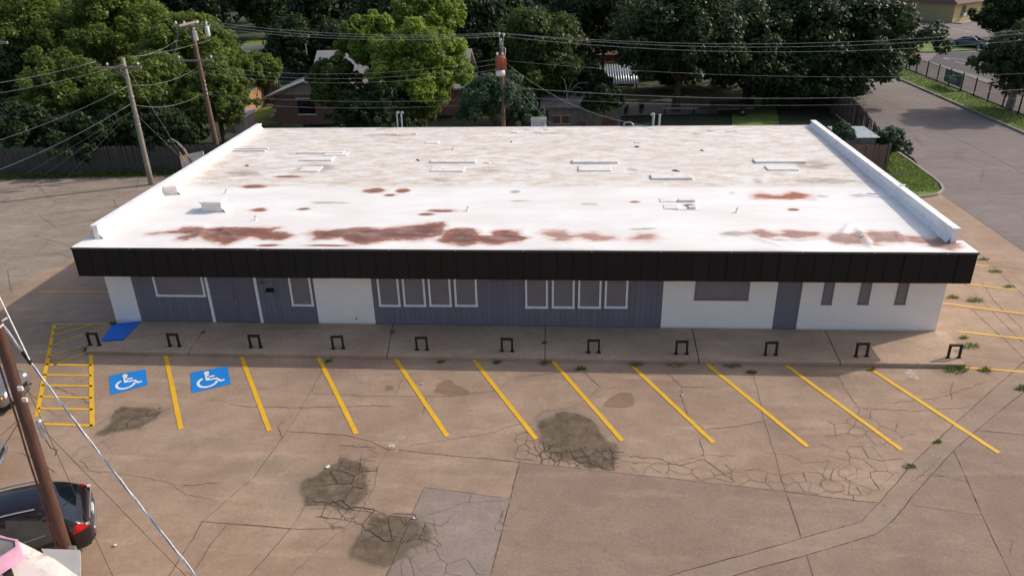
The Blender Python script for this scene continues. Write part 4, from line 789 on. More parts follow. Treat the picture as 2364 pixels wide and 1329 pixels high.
# ================================================================== HOUSES BEHIND
hA = thing('brick_house', 'brick house with pale grey shingle roof and cream gable behind the trees', 'house', (-6, 35, 0))
bl = AY(655, 285, 35.4)[0]; 
MB().box(-5.9, -.4, 35.4, 46, 0, 2.45).build('brick_wall', 'brick_red', hA); MB().box(-.4, 9.2, 38.5, 46, 0, 2.45).build('wall', 'brick_red', hA)
MB().prism([(9.2, 38.5), (9.35, 38.5), (9.35, 46), (9.2, 46)], 0, 2.5).add([(9.35, 38.5, 2.5), (9.35, 46, 2.5), (9.35, 42.2, 4.6)], [(0, 1, 2)]).build('end_wall', 'siding_pink', hA)
MB().add([(-6.0, 35.38, 2.45), (-.4, 35.38, 2.45), (-3.1, 35.38, 3.4)], [(0, 1, 2)]).build('gable', 'siding_cream', hA)
def slope(pts, th, name, mat, parent): MB().prism([p[:2] for p in pts], [p[2] for p in pts], [p[2]+th for p in pts]).build(name, mat, parent)
slope([(-6.7, 34.9, 2.2), (-3.1, 34.9, 3.5), (-3.1, 43, 3.5), (-6.7, 43, 2.2)], .12, 'roof', 'shingle_grey', hA); slope([(-3.1, 34.9, 3.5), (.5, 34.9, 2.2), (.5, 43, 2.2), (-3.1, 43, 3.5)], .12, 'roof', 'shingle_grey', hA)
slope([(-4, 37.9, 2.25), (9.8, 37.9, 2.25), (9.8, 42.2, 4.9), (-4, 42.2, 4.9)], .14, 'roof', 'shingle_grey', hA); slope([(-4, 42.2, 4.9), (9.8, 42.2, 4.9), (9.8, 46.8, 2.25), (-4, 46.8, 2.25)], .14, 'roof', 'shingle_grey', hA)
wn = MB().box(-4.0, -2.6, 35.33, 35.41, .9, 2.1).build('window', 'dark_glass', hA); MB().box(-4.1, -2.5, 35.31, 35.35, .8, .9).build('sill', 'trim_white', wn); MB().box(-4.1, -2.5, 35.31, 35.35, 2.1, 2.2).build('lintel', 'trim_white', wn)
MB().lathe([(.05, 4.5), (.05, 5.4)], (-7.6+2, 44, 0), 'z', 6).build('vent_stack', 'galv', hA)
struct('yard_lawn', sheet(poly_px([(560, 290), (700, 296), (700, 285), (640, 275), (628, 245), (600, 250), (560, 276)]), .0), 'grass')
for i, q in enumerate([[(605, 284), (650, 288), (650, 283), (612, 280)], [(618, 276), (632, 270), (640, 262), (628, 265)], [(628, 262), (640, 258), (646, 250), (634, 252)], [(655, 289), (700, 292), (700, 288), (656, 285)]]):
    struct('stepping_stone', MB().prism(poly_px(q), -.05, .03), 'kerb_concrete')
bx = G(540, 136)[0]
hB = thing('brown_roof_house', 'small house with brown shingle roof behind the left trees', 'house', (-19, 62, 0))
pB = AY(586, 122, 62); pL = AY(525, 122, 62)
MB().box(pL[0], pB[0], 61, 68, 0, 2.4).build('wall', 'siding_cream', hB)
slope([(pL[0]-1, 59.5, pB[2]-1.6), (pB[0]+.3, 59.5, pB[2]-1.6), (pB[0]+.3, 64, pB[2]), (pL[0]-1, 64, pB[2])], .15, 'roof', 'shingle_brown', hB); slope([(pL[0]-1, 64, pB[2]), (pB[0]+.3, 64, pB[2]), (pB[0]+.3, 69, pB[2]-1.8), (pL[0]-1, 69, pB[2]-1.8)], .15, 'roof', 'shingle_brown', hB)
MB().add([(pB[0]+.05, 60.5, 2.0), (pB[0]+.05, 68, 2.0), (pB[0]+.05, 64, pB[2]-.1)], [(0, 1, 2)]).build('gable', 'siding_pink', hB)
# shed
s0, s1 = AY(1256, 290, 33), AY(1432, 290, 33); zt_s = AY(1300, 246, 33)[2]
sh = thing('old_shed', 'weathered grey shed with brown window just behind the roof edge', 'shed', (s0[0], 33, 0))
MB().box(s0[0], s1[0], 33, 36, -.05, zt_s-.1).build('wall', 'shed_wall', sh)
MB().prism([(s0[0]-.3, 32.7), (s1[0]+.3, 32.7), (s1[0]+.3, 36.4), (s0[0]-.3, 36.4)], zt_s-.1, [zt_s, zt_s, zt_s+.5, zt_s+.5]).build('roof', 'shed_wall', sh)
a, b = AY(1277, 285, 33), AY(1313, 267, 33); wn = MB().box(a[0], b[0], 32.95, 33.02, a[2], b[2]).build('window', 'rust_brown', sh); MB().box((a[0]+b[0])/2-.04, (a[0]+b[0])/2+.04, 32.93, 32.96, a[2], b[2]).box(a[0]-.08, b[0]+.08, 32.92, 32.96, a[2]-.08, a[2]).box(a[0]-.08, b[0]+.08, 32.92, 32.96, b[2], b[2]+.06).build('frame', 'siding_cream', wn)
a, b = AY(1257, 283, 33), AY(1266, 256, 33); MB().box(a[0], b[0], 32.95, 33.02, a[2], b[2]).build('window', 'car_black', sh)
a, b = AY(1334, 292, 33), AY(1352, 283, 33); MB().box(a[0], b[0], 32.9, 33.02, a[2], b[2]).build('vent_hood', 'rust_brown', sh)
a, b = AY(1392, 294, 33), AY(1425, 273, 33); MB().box(a[0], b[0], 32.95, 33.02, a[2], b[2]).build('window', 'rust_brown', sh)
# carport with corrugated tin roof, red roof house
hD = thing('red_roof_house', 'house with reddish roof glimpsed through the dark oaks', 'house', (AY(1430, 130, 55)[0], 55, 0))
cD = AY(1440, 128, 55); MB().box(cD[0]-5, cD[0]+5, 55.5, 63, 0, 2.6).build('wall', 'tan_wall', hD); slope([(cD[0]-5.6, 54.5, 2.5), (cD[0]+5.6, 54.5, 2.5), (cD[0]+5.6, 59, 5.0), (cD[0]-5.6, 59, 5.0)], .15, 'roof', 'shingle_red', hD); slope([(cD[0]-5.6, 59, 5.0), (cD[0]+5.6, 59, 5.0), (cD[0]+5.6, 63.5, 2.5), (cD[0]-5.6, 63.5, 2.5)], .15, 'roof', 'shingle_red', hD)
a, b = AY(1385, 195, 47), AY(1475, 195, 47); z0 = a[2]; cp = thing('tin_carport', 'open porch with shiny corrugated tin roof under the oaks', 'carport', (a[0], 47, 0))
cm = MB(); nn_ = 60; ysz = np.linspace(47, 51.5, 3); vs = []
for i in range(nn_+1):
    x = a[0]+(b[0]-a[0])*i/nn_
    for y in (47, 51.5): vs.append((x, y, z0+(y-47)*.28+.05*math.sin(i*math.pi/2)))
cm.add(vs, [(2*i, 2*i+2, 2*i+3, 2*i+1) for i in range(nn_)]); o = cm.build('roof_sheet', 'tin', cp, True); o.modifiers.new('solid', 'SOLIDIFY').thickness = .02
for x in (a[0]+.2, b[0]-.2):
    for y in (47.2, 51.3): MB().box(x-.06, x+.06, y-.06, y+.06, 0, z0+(y-47)*.28-.03).build('post', 'rust_brown', cp)
MB().box(a[0]+.1, b[0]-.1, 51.36, 51.5, 0, 2.4).build('back_wall', 'rust_brown', cp)
struct('patio', sheet(poly_px([(1425, 268), (1660, 262), (1640, 240), (1430, 236)]), .0), 'kerb_concrete')
struct('side_lawn', sheet(poly_px([(1690, 292), (1800, 292), (1790, 240), (1745, 228), (1690, 262)]), .0), 'grass')
struct('far_lawn', sheet(poly_px([(545, 122), (650, 118), (660, 88), (570, 92)]), .0), 'grass')
# metal garden shed beside the brown fence
a, b = AY(1965, 297, 26), AY(2003, 297, 26); rs = [G(1918, 293, 2.1), G(1998, 291, 2.1), G(2028, 316, 2.1), G(1945, 318, 2.1)]
ms = thing('metal_shed', 'low garden shed with pale ribbed metal roof inside the brown fence', 'shed', (rs[0][0], rs[2][1], 0))
x0, x1, y0, y1 = rs[3][0], (rs[1][0]+rs[2][0])/2, rs[2][1], rs[1][1]; m_ = MB(); vs = []
for i in range(25):
    y = y0+(y1-y0)*i/24
    for x in (x0, x1): vs.append((x, y, 2.05+.04*(i % 2)+.03*i/24))
m_.add(vs, [(2*i, 2*i+1, 2*i+3, 2*i+2) for i in range(24)]); o = m_.build('roof', 'tin', ms); o.modifiers.new('solid', 'SOLIDIFY').thickness = .02
MB().box(x0+.15, x1-.15, y0+.15, y1-.15, 0, 2.03).build('wall', 'shed_wall', ms)
# small white sided hut and scrap at the left rear corner
c = G(553, 300); hu = thing('white_hut', 'small white clapboard hut behind the left roof corner', 'hut', (-7.2, 29, 0))
a, b = AY(541, 290, 29), AY(562, 268, 29); x0, x1 = a[0], b[0]
MB().box(x0+.02, x1-.02, 29.02, 31, 0, 1.95).build('body', 'shed_wall', hu)
for k in range(13): MB().box(x0, x1, 29-.0, 29.02, .05+k*.15, .185+k*.15).build('clapboard', 'enamel_white', hu)
MB().prism([(x0-1.1, 28.8), (x1+.1, 28.8), (x1+.1, 31.2), (x0-1.1, 31.2)], 1.97, [2.03, 2.03, 2.2, 2.2]).build('roof', 'shingle_grey', hu)
p = AY(445, 358, 20.9); MB().prism([(p[0]-.75, 20.6), (p[0]+.75, 20.9), (p[0]+.75, 20.95), (p[0]-.75, 20.65)], 0, [1.35, 1.6, 1.6, 1.35]).build('scrap_panel', 'enamel_white'); tag(bpy.data.objects['scrap_panel'], 'leaning white scrap panel between the grey fence and the roof corner', 'panel')
p0, p1 = AY(395, 320, 21.0), AY(425, 345, 20.8); tag(MB().tube([tuple(p0), ((p0[0]+p1[0])/2, 20.9, (p0[2]+p1[2])/2+.1), tuple(p1), (p1[0]+.6, 20.7, .3)], [.04, .06, .08, .1], 6).build('dead_branch', 'bark_pale'), 'bare dead branch leaning over the scrap panel', 'branch')
# red guy markers and white ball
for i, (x0, y0, x1, y1) in enumerate([(18, 354, 26, 388), (42, 355, 47, 393)]):
    q = G(x1, y1+2)[1]-.05; a, b = AY(x1, y1, q), AY(x0, y0, q); o = MB().tube([tuple(b), tuple((a+b)/2), tuple(a)], [.09, .09, .085], 6).build('guy_marker', 'red_plastic'); tag(o, ['faded red guy wire marker leaning at the left edge of the lot', 'red guy wire marker with white print, nearer the grey fence'][i], 'marker', 'red guy wire markers')
    m_ = MB(); 
    for k in (.3, .5, .7): c = a+(b-a)*k; m_.box(c[0]-.05, c[0]+.05, c[1]-.1, c[1]-.09, c[2]-.04, c[2]+.04)
    m_.build('white_print', 'enamel_white', o)
pc = G(20, 283); pl = thing('round_pool', 'white-rimmed pool with teal liner behind the leftmost trees', 'pool', (pc[0], 33, 0)); pcx = AY(45, 268, 33)[0]
MB().lathe([(2.4, 0), (2.4, 1.1), (2.52, 1.12), (2.52, 1.2), (2.3, 1.2), (2.3, .9)], (pcx, 33, 0), 'z', 28).build('wall', 'enamel_white', pl); MB().lathe([(2.29, .8), (2.29, 1.0), (0, 1.0)], (pcx, 33, 0), 'z', 28).build('water', 'teal', pl)
# soccer goal frame on the far lawn
c = G(620, 112); gl = thing('goal_frame', 'black square frame standing on the far lawn', 'goal', c); MB().box(c[0]-.75, c[0]-.62, c[1]-.06, c[1]+.06, 0, 1.3).build('post', 'black_iron', gl); MB().box(c[0]+.62, c[0]+.75, c[1]-.06, c[1]+.06, 0, 1.3).build('post', 'black_iron', gl); MB().box(c[0]-.62, c[0]+.62, c[1]-.06, c[1]+.06, 1.16, 1.3).build('crossbar', 'black_iron', gl)
for k in range(5): MB().box(c[0]-.6+k*.28, c[0]-.57+k*.28, c[1]+.05, c[1]+.08, .3, 1.1).build('net_strand', 'black_iron', gl)
MB().box(c[0]-.6, c[0]+.6, c[1]-.03, c[1]+.03, .3, .4).build('lower_bar', 'black_iron', gl)
# donation bin with sign
a, b = AY(1226, 292, 20.2), AY(1260, 280, 20.2); db = thing('donation_bin', 'pale donation bin with blue CLOTHING & SHOES lettering behind the roof edge', 'bin', (a[0], 20.2, 0)); bw = b[0]-a[0]
MB().box(a[0], b[0], 20.2, 21.2, -.1, b[2]).build('cabinet', 'sign_white', db); MB().prism([(a[0]-.03, 20.15), (b[0]+.03, 20.15), (b[0]+.03, 21.25), (a[0]-.03, 21.25)], b[2], [b[2]+.02, b[2]+.02, b[2]+.05, b[2]+.05]).build('hood', 'shed_wall', db)
text_mesh('CLOTHING\n& SHOES', bw*.21, 'sign_blue', db, ((a[0]+b[0])/2, 20.195, b[2]-bw*.22), (math.pi/2, 0, 0), bold=.004)
# yard things under the oaks
c = G(1690, 263); ut = thing('utility_trailer', 'dark flatbed utility trailer parked under the oaks by the lawn', 'trailer', (c[0], c[1], 0), R_(8), local=True)
MB().box(-1.7, 1.5, -.9, .9, .55, .68).build('bed', 'rust_brown', ut); MB().box(-1.7, 1.5, -.93, -.88, .68, .95).box(-1.7, 1.5, .88, .93, .68, .95).box(1.45, 1.5, -.88, .88, .68, 1.25).build('side_rail', 'black_iron', ut); MB().tube([(-1.7, 0, .6), (-2.9, 0, .5)], .05, 6).build('tongue', 'black_iron', ut)
for sy in (-1, 1):
    wh = MB().lathe([(.2, -.1), (.33, -.1), (.35, 0), (.33, .1), (.2, .1)], (.5, sy*1.03, .34), 'y', 16).build('wheel', 'rubber', ut); MB().lathe([(.2, -.02), (.08, -.08), (.0, -.08)] if sy < 0 else [(.2, .02), (.08, .08), (.0, .08)], (.5, sy*1.06, .34), 'y', 12).build('rim', 'alloy', wh)
c = G(1568, 262); pt = thing('patio_bench', 'long pale slatted bench on the patio beside the oak trunk', 'bench', (c[0], c[1], 0), local=True)
for k in range(4): MB().box(-1.4, 1.4, -.3+k*.15, -.17+k*.15, .42, .46).build('slat', 'siding_cream', pt)
for x in (-1.2, 1.2): MB().box(x-.04, x+.04, -.28, .28, 0, .42).build('leg', 'black_iron', pt)
for i, (x, y, hgt) in enumerate([(1480, 262, 1.0), (1445, 264, .8)]):
    c = G(x, y); pp = thing('potted_plant', ['leafy potted plant on the patio nearest the oak trunk', 'small potted plant at the left end of the patio'][i], 'plant', c, local=True); MB().lathe([(.12, 0), (.2, .35), (.22, .36), (.18, .36), (.0, .33)], (0, 0, 0), 'z', 12).build('pot', 'rust_brown', pp)
    m_ = MB()
    for k in range(60):
        a_ = random.uniform(0, 6.28); l_ = random.uniform(.3, .7)*hgt; e_ = random.uniform(.3, 1.3); d_ = np.array([math.cos(a_)*math.cos(e_), math.sin(a_)*math.cos(e_), math.sin(e_)]); s_ = np.array([-math.sin(a_), math.cos(a_), 0])*.05; p_ = np.array([0, 0, .35]); m_.add([p_, p_+d_*l_*.6+s_, p_+d_*l_, p_+d_*l_*.6-s_], [(0, 1, 2, 3)])
    m_.build('foliage', 'leaf_mid', pp)
# ================================================================== VEGETATION
def mesh_np(name, V, Fq, mat, tint=None, parent=None):
    me = bpy.data.meshes.new(name); V = V.astype(np.float32); n = len(Fq); k = Fq.shape[1]
    me.vertices.add(len(V)); me.vertices.foreach_set('co', V.ravel()); me.loops.add(n*k); me.loops.foreach_set('vertex_index', Fq.ravel().astype(np.int32))
    me.polygons.add(n); me.polygons.foreach_set('loop_start', np.arange(0, n*k, k, dtype=np.int32)); me.polygons.foreach_set('loop_total', np.full(n, k, np.int32)); me.update(calc_edges=True)
    if tint is not None: me.attributes.new('tint', 'FLOAT', 'POINT').data.foreach_set('value', tint.astype(np.float32))
    me.materials.append(M[mat]); o = bpy.data.objects.new(name, me); COL.objects.link(o); o.parent = parent; return o
def leaves(rng, P, Nn, size, tint):
    n = len(P); rnd = rng.normal(size=(n, 3)); Nn = Nn/np.linalg.norm(Nn, axis=1, keepdims=True)
    a = np.cross(Nn, rnd); a /= np.linalg.norm(a, axis=1, keepdims=True)+1e-9; b = np.cross(Nn, a); s = size*rng.uniform(.6, 1.35, (n, 1))
    droop = np.array([0, 0, -1])*s*.25
    V = np.stack([P-a*s, P+b*s*.52-Nn*s*.12, P+a*s*1.0+droop, P-b*s*.52-Nn*s*.12], 1).reshape(-1, 3)
    return V, np.arange(4*n).reshape(-1, 4), np.repeat(tint, 4)
def crown_data(seed, cz, rx, rz, n, size, nl=26, spr=2.4, far_=1.2, lr=1.):
    rng = np.random.default_rng(seed); C, Rr = [], []
    u = rng.normal(size=(nl, 3)); u /= np.linalg.norm(u, axis=1, keepdims=True); u[:, 2] = np.where(u[:, 2] < -.55, -u[:, 2], u[:, 2])
    rad = rng.uniform(.35, .86, nl)**.7; C = u*rad[:, None]*np.array([rx, rx, rz]); Rr = rng.uniform(.2, .42, nl)*min(rx, rz*1.15)*lr
    C = np.vstack([C, rng.normal(size=(5, 3))*np.array([rx, rx, rz])*.22]); Rr = np.concatenate([Rr, np.full(5, min(rx, rz)*.5)]); nl2 = len(Rr)
    # sprigs breaking the outline
    ns = int(nl*spr); us = rng.normal(size=(ns, 3)); us /= np.linalg.norm(us, axis=1, keepdims=True); us[:, 2] = np.abs(us[:, 2])*.9-.25
    C = np.vstack([C, us*np.array([rx, rx, rz])*rng.uniform(.84, far_, (ns, 1))]); Rr = np.concatenate([Rr, rng.uniform(.06, .17, ns)*min(rx, rz)])
    lt = rng.uniform(0, 1, len(Rr)); w = Rr**2; pick = rng.choice(len(Rr), n, p=w/w.sum())
    d = rng.normal(size=(n, 3)); d /= np.linalg.norm(d, axis=1, keepdims=True)
    lump = 1+.22*np.sin(d[:, 0]*5+lt[pick]*20)*np.cos(d[:, 1]*6+lt[pick]*9)+.12*np.sin(d[:, 2]*9+lt[pick]*31)
    r = Rr[pick]*lump*rng.uniform(.55, 1.06, n)**.6
    P = C[pick]+d*r[:, None]*np.array([1, 1, .85])
    depth = np.full(n, 9.)
    for k in range(nl2):
        q = np.linalg.norm((P-C[k])/np.array([1, 1, .85]), axis=1)/Rr[k]; depth = np.minimum(depth, q)
    keep = (depth > .52)
    P, d, pick = P[keep], d[keep], pick[keep]
    Nn = d*.7+np.array([0, 0, .75])+rng.normal(size=P.shape)*.55
    tint = np.clip(.45*lt[pick]+rng.uniform(0, .55, len(P)), 0, 1); P = P+np.array([0, 0, cz])
    P[:, 2] = np.maximum(P[:, 2], .15)
    return leaves(rng, P, Nn, size, tint), C[:nl2], Rr[:nl2], cz
def trunk_mb(seed, cz, rx, rz, C, tr, bend=.2):
    r = random.Random(seed); m = MB(); hz = max(cz-rz*.55, .8); top = Vector((r.uniform(-bend, bend), r.uniform(-bend, bend), hz))
    m.tube([(0, 0, -.2), (0, 0, .15), top*.5, top], [tr*1.5, tr*1.1, tr*.95, tr*.8], 9)
    ids = sorted(range(len(C)), key=lambda k: r.random())[:9]
    for k in ids:
        e = Vector((C[k][0]*.9, C[k][1]*.9, cz+C[k][2]*.9)); mid = (top+e)/2+Vector((0, 0, .12*rz)); m.tube([top-Vector((0, 0, .2)), mid, e], [tr*.6, tr*.35, tr*.1], 6)
    return m
MESHC = {}
def tree(name, label, cxp, cyp, Y, rxp, rzp, mat, n=14000, size=.2, seed=0, bark='bark', trunk_px=None, tr=.2, group=None, cat='tree', nl=26, spr=2.4, far_=1.2, lr=1.):
    c = AY(cxp, cyp, Y); sc = (np.array([c[0], Y, c[2]])-CAM)@FW/F; rx, rz = rxp*sc, rzp*sc*1.05; cz = max(c[2], rz*.75+.3)
    t = thing(name, label, cat, (c[0], Y, 0), group=group, local=True)
    (V, Fq, ti), C, Rr, _ = crown_data(seed, cz, rx, rz, n, size, nl, spr, far_, lr)
    mesh_np('crown', V, Fq, mat, ti, t); trunk_mb(seed, cz, rx, rz, C, tr).build('trunk', bark, t, True, org=(0, 0, 0)); return t
TR = [('leafy_tree', 'large mid-green tree filling the top left corner', 60, 95, 41, 165, 135, 'leaf_mid', 17000, .24),
      ('leafy_tree', 'broad mid-green tree above the grey pole crossarm', 255, 85, 39, 150, 115, 'leaf_mid', 17000, .23),
      ('leafy_tree', 'lower bright tree left of the grey pole', 165, 225, 28.5, 115, 90, 'leaf_mid', 15000, .18),
      ('leafy_tree', 'dense tree right behind the grey pole', 335, 235, 27.5, 120, 105, 'leaf_mid', 16000, .18),
      ('leafy_tree', 'yellowish-green tree behind the pole with transformers', 430, 120, 34, 105, 85, 'leaf_mid', 13000, .2),
      ('leafy_tree', 'tree wrapped round the foot of the brown transformer pole', 500, 225, 27, 75, 95, 'leaf_mid', 13000, .17),
      ('leafy_tree', 'dark tree at the left edge above the pool', 15, 185, 36, 110, 95, 'leaf_dark', 12000, .22),
      ('leafy_tree', 'small tree in front of the brown-roofed house', 595, 165, 44, 48, 48, 'leaf_mid', 7000, .17),
      ('leafy_tree', 'small yellow-green tree beside the tan board fence', 545, 165, 38, 48, 55, 'leaf_mid', 7000, .17),
      ('leafy_tree', 'tall bright green tree in the middle behind the roof', 970, 170, 30, 110, 130, 'leaf_bright', 20000, .2),
      ('leafy_tree', 'bright green tree left of the tall middle one', 855, 110, 33, 68, 85, 'leaf_bright', 13000, .19),
      ('leafy_tree', 'bright crown peeking over the top of the middle trees', 985, 45, 37, 90, 75, 'leaf_bright', 13000, .2),
      ('leafy_tree', 'mid-green tree hiding the brick house', 775, 200, 31, 58, 78, 'leaf_deep', 14000, .18),
      ('leafy_tree', 'low dark tree over the roof edge left of the twin conduits', 875, 255, 27, 105, 55, 'leaf_dark', 14000, .19),
      ('leafy_tree', 'low dark tree hanging over the grey fence at the far left', 70, 300, 23.6, 95, 60, 'leaf_dark', 9000, .18),
      ('leafy_tree', 'low dark tree over the grey fence left of the grey pole', 215, 315, 23.4, 95, 55, 'leaf_dark', 9000, .18),
      ('leafy_tree', 'low dark tree over the grey fence right of the grey pole', 380, 305, 23.8, 80, 60, 'leaf_dark', 9000, .18),
      ('shrub', 'leafy shrub around the foot of the rusty transformer pole', 1148, 245, 23.5, 82, 68, 'leaf_blue', 16000, .14),
      ('shrub', 'low shrub right of the rusty transformer pole', 1205, 262, 24, 45, 42, 'leaf_blue', 6000, .13),
      ('shrub', 'dark bush leaning over the right half of the grey shed', 1395, 232, 32.2, 42, 34, 'leaf_dark', 9000, .14),
      ('leafy_tree', 'low dark tree behind the patio bench', 1560, 200, 50, 75, 42, 'leaf_dark', 9000, .2),
      ('leafy_tree', 'low dark tree behind the utility trailer', 1668, 205, 51, 70, 45, 'leaf_dark', 9000, .2),
      ('leafy_tree', 'low dark tree behind the tin porch on its left', 1330, 160, 52, 60, 40, 'leaf_dark', 8000, .2),
      ('leafy_tree', 'mid-green tree right of the rusty transformer pole', 1245, 130, 37, 105, 115, 'leaf_deep', 15000, .21),
      ('leafy_tree', 'dark tree at the top edge above the tin porch', 1395, 55, 50, 120, 95, 'leaf_dark', 13000, .26),
      ('leafy_tree', 'dark tree overhanging the grey shed', 1325, 190, 38.5, 80, 55, 'leaf_dark', 10000, .2),
      ('oak_tree', 'dark oak with thick trunk beside the patio', 1570, 105, 40, 150, 135, 'leaf_dark', 18000, .24),
      ('oak_tree', 'dark oak left of the big roadside oak', 1735, 110, 43, 150, 130, 'leaf_dark', 18000, .25),
      ('oak_tree', 'huge dark oak overhanging the road on the right', 1930, 100, 45, 190, 142, 'leaf_dark', 26000, .27),
      ('oak_tree', 'low dark oak above the right roof corner', 1845, 200, 41, 120, 75, 'leaf_dark', 13000, .22),
      ('verge_tree', 'multi-stemmed tree on the far verge beside the iron fence', 2358, 145, 38.8, 92, 78, 'leaf_olive', 15000, .18),
      ('leafy_tree', 'dark tree in the apartment lot behind the parked sedan', 2345, 35, 82, 85, 58, 'leaf_dark', 12000, .3),
      ('shrub', 'dark leafy shrub at the corner of the brown fence', 2052, 332, 22.6, 40, 38, 'leaf_blue', 6000, .12),
      ('shrub', 'shrub hugging the right parapet behind the roof', 1945, 308, 22.5, 24, 26, 'leaf_blue', 4500, .12)]
for i, t in enumerate(TR):
    big = t[0] == 'oak_tree'
    sh_ = t[0] == 'shrub'; o = tree(*t[:8], lr=.74 if t[7] in ('leaf_bright', 'leaf_mid', 'leaf_deep') else .9, spr=5 if sh_ else 2.4, far_=1.3 if sh_ else 1.2, n=int(t[8]*(1.7 if sh_ else 2.2)), size=t[9]*.74, seed=i+11, tr=.36 if big else .3 if t[0] == 'verge_tree' else (.07 if t[0] == 'shrub' else .19), bark='bark_pale' if t[0] == 'verge_tree' else 'bark', cat='shrub' if t[0] == 'shrub' else 'tree', nl=34 if big else (14 if sh_ else 32))
# far rows share three crowns
far = []
for k in range(3):
    t = thing('distant_tree', 'x', 'tree', local=True); (V, Fq, ti), C, Rr, _ = crown_data(90+k, 4.6, 5.2, 4.6, 15000, .30, 26); mesh_np('crown', V, Fq, ['leaf_dark', 'leaf_olive', 'leaf_dark'][k], ti, t); trunk_mb(90+k, 5.4, 5.2, 4.6, C, .25).build('trunk', 'bark', t, True, org=(0, 0, 0)); far.append(t)
spots = []
for Y, x0, x1, st in ((57, -50, 34, 6.5), (72, -62, 48, 7.5), (92, -80, 62, 8.5), (118, -98, 72, 9.5), (150, -120, 90, 12)):
    x = x0
    while x < x1: spots.append((x+random.uniform(-2, 2), Y+random.uniform(-5, 5))); x += st
# keep the far lawn and the two house gaps open
lawnc = G(600, 104)
def clear(x, y):
    if np.hypot(x-lawnc[0], y-lawnc[1]) < 7.5: return False
    v = np.array([x, y, 3])-CAM; px = 1182+F*(v@RT)/(v@FW)
    if 75 > y and -34 < x < -14: return False
    if px > 2120: return False
    if abs(x-cD[0]) < 8 and 50 < y < 66: return False
    if -8 < x < 11 and y < 51: return False
    return True
spots = [s for s in spots if clear(*s)]
used_f = [False]*3
for i, (x, y) in enumerate(spots):
    k = i % 3
    o = far[k] if not used_f[k] else copy_tree(far[k]); used_f[k] = True
    s = random.uniform(.8, 1.2)*(1.05 if y > 85 else (.95 if y > 63 else .75)); o.location = (x, y, -.1); o.rotation_euler.z = random.uniform(0, 6.28); o.scale = (s*random.uniform(.9, 1.15), s, s*random.uniform(.9, 1.25)); row_ = ['nearest', 'second', 'third', 'fourth', 'farthest'][0 if y < 64 else 1 if y < 82 else 2 if y < 105 else 3 if y < 134 else 4]
    v_ = np.array([x, y, 3])-CAM; px_ = 1182+F*(v_@RT)/(v_@FW); part_ = 'left part' if px_ < 560 else 'centre-left part' if px_ < 1000 else 'centre-right part' if px_ < 1450 else 'right part'
    tag(o, 'dark tree in the %s of the far wooded rows, %s of the top edge' % (row_, part_), 'tree', 'far trees in the %s row, %s' % (row_, part_))
# a dead grey branch in front of the dark tree
b0 = AY(1310, 215, 34); db_ = MB()
for ex, ey in ((1360, 190), (1330, 180), (1295, 175), (1300, 222), (1345, 205)): e = AY(ex, ey, 34); m0 = (b0+e)/2+np.array([0, .2, .3]); db_.tube([tuple(b0), tuple(m0), tuple(e)], [.05, .035, .01], 5)
db_.tube([(b0[0]-.5, 34.2, .0), tuple((b0+np.array([b0[0]-.5, 34.2, 0]))/2), tuple(b0)], [.1, .08, .05], 6)
tag(db_.build('dead_tree', 'bark_pale', smooth=True), 'bare grey dead tree between the pole and the tin porch', 'tree')
# weeds
def weed(seed, n, h, r):
    rng = np.random.default_rng(seed); a = rng.uniform(0, 6.28, n); rr = r*np.sqrt(rng.uniform(0, 1, n)); P = np.stack([rr*np.cos(a), rr*np.sin(a)*.6, np.zeros(n)], 1); hh = h*rng.uniform(.4, 1.1, n)
    lean = rng.normal(size=(n, 2))*.5+P[:, :2]/r*.5; T = P+np.stack([lean[:, 0]*hh, lean[:, 1]*hh, hh], 1); s = np.stack([-np.sin(a), np.cos(a), 0*a], 1)*.009
    Mid = (P+T)/2+np.array([0, 0, .08])*hh[:, None]; V = np.stack([P-s, P+s, Mid+s, T, Mid-s], 1).reshape(-1, 3); return V, np.arange(5*n).reshape(-1, 5), np.repeat(rng.uniform(0, 1, n), 5)
WD = [(2210, 852, .32, .42, 'big weed tuft at the right end of the sidewalk kerb'), (2275, 853, .2, .25, 'weed tuft beside the yellow line right of the kerb end'), (2240, 797, .16, .45, 'weed patch right of the rightmost hoop barrier'), (2225, 778, .12, .2, 'small weed above the patch right of the last hoop'), (2252, 692, .2, .38, 'weed clump between yellow bays right of the building'), (2200, 685, .16, .3, 'weed clump close to the right wall corner'), (2270, 597, .14, .3, 'weeds in the joint nearest the right roof corner'), (2298, 625, .12, .35, 'weeds in the right joint below the roof corner clump'), (2330, 660, .1, .3, 'weeds low in the right diagonal joint'), (2362, 895, .22, .25, 'weed tuft at the right picture edge beside the trench strip'),
      (2165, 1018, .14, .14, 'small weed on the upper edge of the diagonal trench'), (2100, 1075, .1, .22, 'flat weed on the trench edge below the last stripe'), (2010, 851, .14, .2, 'weed at the top of the rightmost stripe'), (1735, 858, .18, .2, 'weed where the long joint meets the sidewalk kerb'), (1690, 842, .12, .4, 'weed strip along the kerb left of the ninth stripe'), (1560, 838, .12, .5, 'weed strip along the kerb by the eighth hoop'), (1470, 840, .12, .35, 'weeds at the head of the seventh stripe'), (1343, 850, .18, .22, 'weed tuft between the sixth and seventh stripes'), (1258, 836, .14, .3, 'weeds under the middle kerb joint'), (1148, 835, .16, .16, 'weed tuft below the kerb beside the fifth stripe'), (1019, 834, .14, .14, 'small weed between the fourth and fifth stripes'), (760, 832, .14, .16, 'weed at the head of the third open stripe'), (262, 746, .2, .16, 'weed at the left wall corner beside the blue ramp'), (205, 806, .16, .25, 'weed at the left end of the kerb'), (906, 765, .12, .1, 'weed growing in the sidewalk joint left of centre'), (1257, 790, .14, .1, 'weed growing in the middle sidewalk joint'), (470, 765, .1, .1, 'tiny weed in the leftmost sidewalk joint')]
